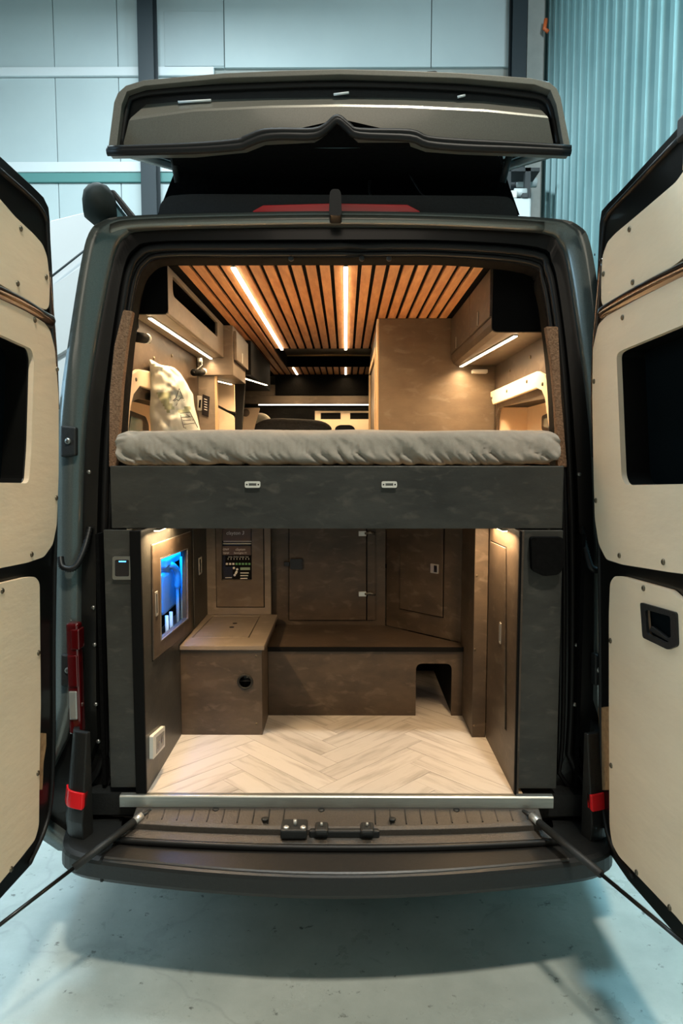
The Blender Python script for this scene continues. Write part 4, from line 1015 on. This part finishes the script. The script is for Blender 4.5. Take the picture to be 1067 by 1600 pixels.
t = thing('rolled_blanket', 'dark grey rolled blanket lying beyond the bed near cab', 'blanket', PY(460, 676, 3.2))
pp = [PY(x, y, 3.2) for x, y in ((396, 676), (420, 668), (460, 669), (500, 671), (514, 678))]
obj('roll', MB().tube(smooth_path(pp, 5), [.035 + .04*math.sin(math.pi*min(1, i/20))**.6 for i in range(21)], 14), 'seat', t)
obj('support_board', MB().box(-.74, -.02, 3.05, 3.34, ZF, PY(460, 684, 3.2).z-.03), 'laminate', t)
t = tag(obj('white_pillow', MB().tube(smooth_path([PY(398, 664, 3.4), PY(404, 655, 3.4), PY(413, 657, 3.4), PY(418, 666, 3.4)], 5), [.03]*3 + [.05]*10 + [.03]*3, 12), 'white_paper'), 'small white pillow beside the dark blanket near cab', 'pillow')
# sliding door lining
t = thing('sliding_door_lining', 'cream door lining in two boards beyond left switch partition', 'door lining', (-.8, 2.4, ZF))
P = facing(2.2)
obj('upper_board', MB().plate(P, rnd(P.tr((336, 600), (366, 600), (367, 644), (356, 641), (336, 630)), .01), -.02, 0), 'cream', t, .003)
obj('lower_board', MB().plate(P, rnd(P.tr((335, 634), (366, 650), (367, 700), (335, 700)), .02), -.02, 0), 'cream', t, .003)
obj('dark_rail', MB().tube([P.w(*P.uv(336, 631), -.01), P.w(*P.uv(368, 646), -.01)], .006), 'black_plastic', t)
P = facing(2.6)
obj('pillar', MB().plate(P, P.tr((367, 596), (383, 596), (375, 700), (367, 700)), -.05, 0), 'black_plastic', t, .004)
obj('back_board', MB().box(-.90, -.60, 2.28, 2.30, ZF, 1.62), 'edge_or_shade_black', t)
P = facing(3.0)
obj('far_board', MB().plate(P, rnd(P.tr((378, 637), (406, 637), (399, 662), (390, 700), (376, 700)), .01), -.02, 0), 'cream', t, .003)
obj('lock', MB().dome(P.w(*P.uv(384, 645), 0), P.N, .03, .01, 14), 'laminate_pale_lit', t)

# ================================================================== GARAGE UNDER THE BED
XG = -.692; ZT = 1.002; YBX = .50; YP = 1.053
# left side cabinet
t = thing('side_cabinet', 'left dark side cabinet in the garage with blue-lit window', 'cabinet', (-.80, .55, ZF))
P = side_l(XG)
win = [P.uv(248.5, 874), P.uv(290, 858), P.uv(291, 966), P.uv(249.5, 1000)]
dro = [P.uv(236, 852), P.uv(296, 831), P.uv(297, 985), P.uv(238, 1032)]
topz = zF0-.004
obj('face_board', MB().plate(P, [(.0, ZF), (YP, ZF), (YP, topz), (.0, topz)], -.016, 0, [win]), 'laminate', t, .001)
gapf(P, dro, t); dr = obj('door', MB().plate(P, dro, .0005, .006, [win]), 'laminate_brown_lit', t, .0015)
obj('window_trim', MB().plate(P, [P.uv(247.5, 872.5), P.uv(291, 856.5), P.uv(292, 967), P.uv(248.5, 1002)], .006, .0075, [win]), 'alu', dr)
obj('glow_edge', MB().plate(P, [P.uv(236, 851), P.uv(296, 829.8), P.uv(296, 831), P.uv(236, 853)], .001, .005), 'alu', dr)
def latch(x, y, pl_, par, h=.006, w_=.011, hh=.034):
    u, v = pl_.uv(x, y); l = obj('latch', MB().plate(pl_, rnd(rect(u-w_, u+w_, v-hh, v+hh), .003), h, h+.002, [rect(u-w_*.6, u+w_*.6, v-hh*.8, v+hh*.8)]), 'chrome', par)
    obj('latch_button', MB().plate(pl_, rect(u-w_*.6, u+w_*.6, v-hh*.8, v+hh*.8), h-.002, h+.0012), 'panel_black', l)
latch(242, 943, P, dr, hh=.045, w_=.014)
# second door further in
gapf(P, [(P.uv(300, 829)[0], P.uv(300, 985)[1]), (P.uv(322, 829)[0], P.uv(300, 985)[1]), (P.uv(322, 829)[0], topz-.006), (P.uv(300, 829)[0], topz-.006)], t); d2 = [P.uv(300, 829)[0], P.uv(322, 829)[0]]
dd = obj('door', MB().plate(P, [(d2[0], P.uv(300, 985)[1]), (d2[1], P.uv(300, 985)[1]), (d2[1], topz-.002), (d2[0], topz-.002)], .0005, .005), 'laminate', t, .0015)
latch(311, 884, P, dd, .005, hh=.04, w_=.03)
obj('end_board', MB().box(XG-.036, XG+.001, -.012, .0, ZF+.004, topz), 'edge_or_shade_black', t, .002, label='black edge board')
XI = -.865
obj('compartment', MB().box(XI, XI+.005, .17, 1.35, .99, topz-.02).box(XI+.005, XG-.017, .17, .175, .99, topz-.02).box(XI+.005, XG-.017, 1.345, 1.35, .99, topz-.02).box(XI+.005, XG-.017, .175, 1.345, topz-.03, topz-.025), 'compartment_grey', t)
obj('compartment_floor', MB().box(XI+.005, XG-.017, .175, 1.345, .99, .995), 'laminate_warm_lit', t)
bl_ = area('compartment_light', (0, 0, 0), .04, 6.0, (.0, .26, 1), parent=t, size_y=.7)
bl_.location = Vector((-.735, .60, topz-.040)) - WL[t.name]
obj('light_bar', MB().box(-.75, -.72, .25, .95, topz-.036, topz-.031), 'led_blue', t)
wf = thing('water_filter', 'white water filter tank with pipes behind the blue-lit window', 'water filter', (-.80, .68, .995))
obj('tank', MB().box(-.85, -.77, .56, .80, 1.11, 1.29), 'tank', wf, .015)
obj('head_block', MB().box(-.845, -.765, .60, .86, 1.31, 1.345), 'tank', wf, .008)
obj('tank_neck', MB().cyl((-.80, .66, 1.28), (-.80, .66, 1.32), .03, 14), 'tank', wf)
for k, (yy, zz) in enumerate(((.53, 1.12), (.60, 1.12), (.72, 1.27), (.80, 1.33), (.86, 1.33))):
    obj('pipe', MB().cyl((-.752, yy, .996), (-.752, yy, zz), .008, 8), 'tank', wf)
obj('elbow_pipe', MB().tube(smooth_path([(-.80, .66, 1.30), (-.765, .68, 1.31), (-.752, .72, 1.27), (-.752, .72, 1.2)], 4), .015, 8), 'tank', wf)
# socket low on the left
so = thing('wall_socket', 'cream double socket low on left side cabinet near the sill', 'socket', P.w(*P.uv(243, 1180), 0))
q = P.tr((233, 1150), (252, 1134), (252, 1166), (233, 1187))
obj('frame', MB().plate(P, rnd(q, .006), .0008, .014), 'white_plastic', so, .003)
q = P.tr((238, 1152), (250, 1142), (250, 1163), (238, 1178)); fi = obj('insert', MB().plate(P, q, .014, .0155), 'steel_dull', so)
for x, yy in ((241, 1164), (247, 1155)):
    obj('hole', MB().plate(P, rnd(rect(P.uv(x, yy)[0]-.012, P.uv(x, yy)[0]+.012, P.uv(x, yy)[1]-.014, P.uv(x, yy)[1]+.014), .01), .0156, .0165), 'panel_black', so)
# left outer panel
Po = facing(.02)
t = thing('end_panel', 'narrow dark laminate panel left of the garage opening', 'panel', (PY(195, 1230, .02).x, .03, ZF+.01))
a = PY(173, 1236, .02); b = PY(217, 828, .02)
obj('board', MB().box(a.x, XG-.038, .02, .036, ZF+.01, topz), 'laminate', t, .002)
sw = thing('rocker_switch', 'square silver-framed rocker switch on left end panel', 'switch', PY(193, 906, .02))
obj('frame', MB().plate(Po, rnd(Po.tr((177, 869), (208, 869), (208, 905), (177, 905)), .008), .0005, .010, [rnd(Po.tr((181, 874), (203, 874), (203, 900), (181, 900)), .006)]), 'steel_dull', sw, .002)
obj('rocker', MB().plate(Po, rnd(Po.tr((181, 874), (203, 874), (203, 900), (181, 900)), .006), .001, .008), 'panel_black', sw, .002)
obj('indicator', MB().plate(Po, Po.tr((187, 876), (198, 876), (198, 877.5), (187, 877.5)), .008, .009), 'led_blue', sw)
# right outer panel
t = thing('end_panel', 'wider dark laminate panel right of the garage opening', 'panel', (PY(846, 1230, .02).x, .03, ZF+.01))
b = PY(880, 828, .02)
obj('board', MB().box(PY(812, 1000, .02).x, b.x, .02, .036, ZF+.01, topz), 'laminate', t, .002)
pad = tag(obj('speaker_pad', MB().plate(Po, rnd(Po.tr((826, 838), (876, 838), (876, 886), (868, 896), (845, 898), (828, 890)), .012), .001, .03), 'fabric_black', None, .006), 'black rounded cover on right end panel under the bed', 'cover')
# box with hatch
t = thing('storage_box', 'low dark storage box with lift-out lid at left of garage floor', 'storage box', (-.52, .78, ZF))
X0, X1 = XG+.001, -.350
bx = MB(); P2 = facing(YBX)
cu, cv = P2.uv(383, 1065); vent_h = [(cu+.030*math.cos(k*math.pi/12), cv+.030*math.sin(k*math.pi/12)) for k in range(24)]
obj('front_board', MB().plate(P2, rect(X0, X1, ZF, ZT-.02), -.016, 0, [vent_h]), 'laminate_brown_lit', t, .001)
obj('side_board', MB().box(X1-.016, X1, YBX+.016, YP, ZF, ZT-.02), 'laminate_brown_lit', t)
Pt = up(ZT)
lidp = [Pt.uv(x, y) for x, y in ((300, 996), (389, 996), (407, 962), (333, 962))]
obj('top_board', MB().plate(Pt, [(X0, YBX-.012), (X1+.012, YBX-.012), (X1+.012, YP), (X0, YP)], -.018, 0, [lidp]), 'laminate_pale_lit', t, .0015)
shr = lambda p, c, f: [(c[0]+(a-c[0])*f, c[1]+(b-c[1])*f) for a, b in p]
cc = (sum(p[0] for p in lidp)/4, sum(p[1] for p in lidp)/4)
ld = obj('lid', MB().plate(Pt, shr(lidp, cc, .972), -.015, -.0005), 'laminate_pale_lit', t, .001)
obj('lid_recess', MB().plate(Pt, shr(lidp, cc, 1.0), -.018, -.016), 'edge_or_shade_black', t)
for x, yy in ((367, 974), (362, 980)): 
    u, v = Pt.uv(x, yy); obj('finger_hole', MB().plate(Pt, [(u+.011*math.cos(k*math.pi/8), v+.011*math.sin(k*math.pi/8)) for k in range(16)], -.0005, .001), 'panel_black', ld)
vn = obj('vent_ring', MB().tube([P2.w(cu+.029*math.cos(k*math.pi/12), cv+.029*math.sin(k*math.pi/12), .002) for k in range(24)], .005, 6, closed=True), 'black_plastic', t)
obj('vent_tube', MB().loft([[P2.w(u, v, h) for u, v in vent_h] for h in (0, -.06)] + [[P2.w(cu+(u-cu)*.1, cv+(v-cv)*.1, -.06) for u, v in vent_h]]), 'panel_black', vn)
obj('vent_bar', MB().cyl(P2.w(cu-.028, cv, -.01), P2.w(cu+.028, cv, -.01), .003, 6), 'black_plastic', vn)
sc = MB()
for x, yy in ((400, 1025), (401, 1131)): sc.dome(P2.w(*P2.uv(x, yy)), P2.N, .005, .003)
obj_each('screw', sc, 'screw', t)
# electrical cabinet with control display
P = facing(YP)
t = thing('electrical_cabinet', 'brown laminate cabinet above storage box holding electrical panel', 'cabinet', (-.52, 1.2, ZT))
a = PY(423, 900, YP)
el = P.tr((346.5, 823), (393.5, 823), (393.5, 906), (346.5, 906)); topc = topz+.0
obj('face_board', MB().plate(P, rect(X0, a.x, ZT, topc), -.016, 0, [[(u, min(v, topc-.02)) for u, v in el]]), 'laminate_pale_lit', t, .001)
obj('side_board', MB().box(a.x-.016, a.x, YP+.016, 1.42, ZT-.06, topc), 'laminate_brown_lit', t)
dp = P.tr((337, 800), (411, 800), (411, 948), (337, 948)); dp = [(u, min(v, topc-.004)) for u, v in dp]
elc = [(u, min(v, topc-.004)) for u, v in el]
uL, uR, vB, vT = dp[0][0], dp[1][0], dp[2][1], topc-.004; gapf(P, [(uL, vB), (uR, vB), (uR, vT-.002), (uL, vT-.002)], t)
obj('door', MB().plate(P, [(uL, vB), (uR, vB), (uR, vT), (elc[1][0], vT), (elc[2][0], elc[2][1]), (elc[3][0], elc[3][1]), (elc[0][0], vT), (uL, vT)], .0005, .006), 'laminate_warm_lit', t, .0015)
ep = thing('control_panel', 'black electrical control panel with white lettering and switches', 'control panel', P.w(*P.uv(370, 906), -.03))
PE = facing(YP+.02)
obj('back_plate', MB().plate(PE, PE.tr((344, 820), (396, 820), (396, 908), (344, 908)), -.01, 0), 'panel_black', ep)
mods = ((348, 392.5, 822, 845, 'panel_brown'), (348, 392.5, 853, 867, 'panel_brown'), (352, 392.5, 868, 885, 'edge_or_shade_black'), (364, 392.5, 886, 904, 'edge_or_shade_black'))
for x0_, x1_, y0_, y1_, mt in mods:
    obj('module', MB().plate(PE, PE.tr((x0_, y0_), (x1_, y0_), (x1_, y1_), (x0_, y1_)), 0, .010), mt, ep, .001)
tk = MB()
for k in range(22): tk.plate(PE, PE.tr((350+k*2, 844.6), (350.9+k*2, 844.6), (350.9+k*2, 846.6), (350+k*2, 846.6)), .010, .0108)
tk.plate(PE, PE.tr((349, 848.5), (392.5, 848.5), (392.5, 849.8), (349, 849.8)), .0, .0112)
for k in range(8): tk.plate(PE, PE.tr((356.5+k*4.6, 871.5), (357.3+k*4.6, 871.5), (357.3+k*4.6, 874), (356.5+k*4.6, 874)), .010, .0108)
for k in range(3): tk.plate(PE, PE.tr((376, 894+k*4.2), (389-k, 894+k*4.2), (389-k, 895.4+k*4.2), (376, 895.4+k*4.2)), .010, .0108)
tk.plate(PE, PE.tr((352, 902), (362, 902), (362, 903), (352, 903)), 0, .002)
obj('scale_print', tk, 'print_white', ep)['kind'] = 'stuff'
for k in range(8):
    obj('fuse_switch', MB().plate(PE, PE.tr((353.5+k*5, 879), (356.7+k*5, 879), (356.7+k*5, 882), (353.5+k*5, 882)), .010, .013), 'print_white' if k < 3 else 'print_green', ep)
obj('green_label', MB().plate(PE, PE.tr((376, 886), (391, 886), (391, 890), (376, 890)), .010, .0112), mk('pale_green', (.30, .42, .30), rough=.6), ep)
kn = MB(); 
for x, yy in ((366, 887), (371, 889), (370, 893), (367, 898), (369, 895)): kn.dome(PE.w(*PE.uv(x, yy), .010), PE.N, .006, .003)
obj_each('knob', kn, 'print_white', ep)
def text(s, x, y, hpx, pl_, Y, mat, par, h=.012, sx=1.):
    cu_ = bpy.data.curves.new('text', 'FONT'); cu_.body = s; cu_.align_x = 'CENTER'; cu_.align_y = 'CENTER'; cu_.extrude = .0003
    p0 = pl_.w(*pl_.uv(x, y), h); size = hpx*(Y+2.29)/F*1.35; cu_.size = size; cu_.shear = .15
    to = bpy.data.objects.new('lettering', cu_); COL.objects.link(to)
    me = bpy.data.meshes.new_from_object(to); bpy.data.objects.remove(to)
    me.materials.clear(); me.materials.append(M[mat]); o = bpy.data.objects.new('lettering', me); COL.objects.link(o)
    o.parent = par; o.location = p0 - WL[par.name]; o.rotation_euler = (math.pi/2, 0, 0); o.scale = (sx, 1, 1)
text('clayton 3', 368, 832.5, 6, PE, YP+.02, 'print_white', ep, sx=.95)
text('clayton', 376, 858, 4, PE, YP+.02, 'print_white', ep)
text('SemiLights V1', 376, 863.5, 3, PE, YP+.02, 'print_white', ep, sx=.9)
text('ON/F', 353.5, 858, 3, PE, YP+.02, 'print_white', ep); text('TEMP', 353.5, 864, 3, PE, YP+.02, 'print_white', ep)
text('pump  kitchen  lounge  heat', 373, 869.5, 2.2, PE, YP+.02, 'print_white', ep, sx=.95)
# bench
YN = .718; ZN = .935
t = thing('bench', 'long low dark laminate bench across garage with arched opening', 'bench', (.1, .95, ZF))
PN = facing(YN)
ax0, ax1, az = PN.uv(650, 1037)[0], PN.uv(706, 1037)[0], PN.uv(650, 1037)[1]
arch = [(X1+.001, ZF), (ax0, ZF)] + rnd([(ax0, ZF), (ax0, az), (ax1, az), (ax1, ZF)], [0, .03, .03, 0], 6)[1:-1] + [(ax1, ZF), (.5275, ZF), (.5275, ZN-.02), (X1+.001, ZN-.02)]
obj('front_board', MB().plate(PN, arch, -.016, 0), 'laminate_brown_lit', t, .001)
tp = [(X1+.001, YN-.008), (.5275, YN-.008), (.5275, .775), (.30, 1.0), (.19, 1.11), (X1+.001, 1.11)]
obj('top_board', MB().plate(up(ZN), tp, -.018, 0), 'laminate_brown_lit', t, .002)
obj('edge_strip', MB().box(X1+.001, .5275, YN-.012, YN-.0085, ZN-.020, ZN+.001), 'edge_or_shade_black', t)
obj('inner_wall', MB().box(ax0-.02, ax0-.004, YN+.017, 1.38, ZF, ZN-.02).box(ax1+.004, ax1+.02, YN+.017, 1.38, ZF, ZN-.02).box(ax0-.004, ax1+.004, 1.37, 1.38, ZF, ZN-.02), 'edge_or_shade_black', t)
# back wall with door
YK = 1.115
t = thing('back_partition', 'dark brown partition with hinged door behind the bench', 'partition', (-.08, YK, ZF))
P = facing(YK)
xk1 = .20
obj('board', MB().box(a.x+.001, xk1, YK, YK+.018, ZF, topz), 'laminate_brown_lit', t)
d = P.tr((452, 800), (572, 800), (572, 968), (452, 968)); d = [(u, min(v, topz-.003)) for u, v in d]
gapf(P, d, t); dd = obj('door', MB().plate(P, d, .001, .014), 'laminate_brown_lit', t, .002)
obj('hinge_strip', MB().plate(P, [(P.uv(574, 900)[0], d[2][1]), (P.uv(586, 900)[0], d[2][1]), (P.uv(586, 900)[0], topz-.003), (P.uv(574, 900)[0], topz-.003)], .001, .012), 'laminate_brown_lit', t, .001)
ltc = obj('door_latch', MB().plate(P, rnd(P.tr((454, 872), (473, 872), (473, 888), (454, 888)), .006), .014, .030), 'panel_black', dd, .003, label='black turn latch')
obj('bolt', MB().plate(P, P.tr((444, 877), (453, 877), (453, 884), (444, 884)), .001, .02), 'panel_black', ltc, .002)
for yy in (833, 927):
    hg = obj('hinge', MB().plate(P, P.tr((560, yy-4), (572, yy-4), (572, yy+4), (560, yy+4)), .014, .020), 'chrome', dd, .002)
    obj('hinge_arm', MB().tube([P.w(*P.uv(570, yy), .02), P.w(*P.uv(578, yy-2), .03), P.w(*P.uv(586, yy+1), .018)], .006), 'steel_dull', hg)
# angled cabinet
A0 = Vector((.205, 1.105, 0)); A1 = Vector((.5275, .79, 0)); U = (A1-A0).normalized()
PD = Plane(A0, U, (0, 0, 1))
t = thing('angled_cabinet', 'angled brown cabinet in right rear corner above bench', 'cabinet', ((A0+A1)/2) + Vector((.08, .08, ZN)))
L_ = (A1-A0).length
obj('face_board', MB().plate(PD, rect(0, L_, ZN+.001, topz), -.016, 0), 'laminate_brown_lit', t, .001)
dz = [PD.uv(626, 962), PD.uv(692, 964)]
gapf(PD, [(dz[0][0], dz[1][1]), (dz[1][0], dz[1][1]), (dz[1][0], topz-.006), (dz[0][0], topz-.006)], t); ad = obj('door', MB().plate(PD, [(dz[0][0], dz[1][1]), (dz[1][0], dz[1][1]), (dz[1][0], topz-.003), (dz[0][0], topz-.003)], .001, .008), 'laminate_brown_lit', t, .002)
u, v = PD.uv(681, 888)
l_ = obj('latch', MB().plate(PD, rnd(rect(u-.022, u+.022, v-.022, v+.022), .003), .008, .014), 'chrome', ad, .001)
obj('latch_button', MB().plate(PD, rect(u+.000, u+.017, v-.016, v+.016), .014, .016), 'panel_black', l_)
# right post and side cabinet
t = thing('corner_post', 'dark upright post right of the bench in the garage', 'post', (.557, .6, ZF))
obj('post', MB().box(.528, .584, .48, .85, ZF, topz), 'laminate_brown_lit', t, .002)
sc = MB(); P4 = facing(.48)
for x, yy in ((745, 900), (742, 1015), (741, 1134)): sc.dome(P4.w(*P4.uv(x, yy)), P4.N, .005, .003)
obj_each('screw', sc, 'screw', t)
XR_ = .586
t = thing('side_cabinet', 'right dark side cabinet in the garage with one narrow door', 'cabinet', (.66, .24, ZF))
P = side_r(XR_)
obj('face_board', MB().plate(P, rect(-.479, .0, ZF, topz), -.016, 0), 'laminate_brown_lit', t, .001)
dz = [P.uv(768, 846), P.uv(791, 856), P.uv(791, 1140), P.uv(768, 1100)]
gapf(P, dz, t); ad = obj('door', MB().plate(P, dz, .0005, .006), 'laminate_brown_lit', t, .0015)
latch(784, 989, P, ad, .006, hh=.04, w_=.012)
obj('end_board', MB().plate(facing(-.012), rnd(rect(XR_-.002, PY(812, 1000, -.01).x, ZF+.004, topz), .008), -.012, 0), 'edge_or_shade_black', t, .002, label='black edge board')
# garage strips
led((-.655, .055, topz-.002), (-.655, .40, topz-.002), .016, 'warm LED strip under the bed at left', 8, spread=160)
led((.55, .055, topz-.002), (.55, .40, topz-.002), .016, 'warm LED strip under the bed at right', 7, spread=160)
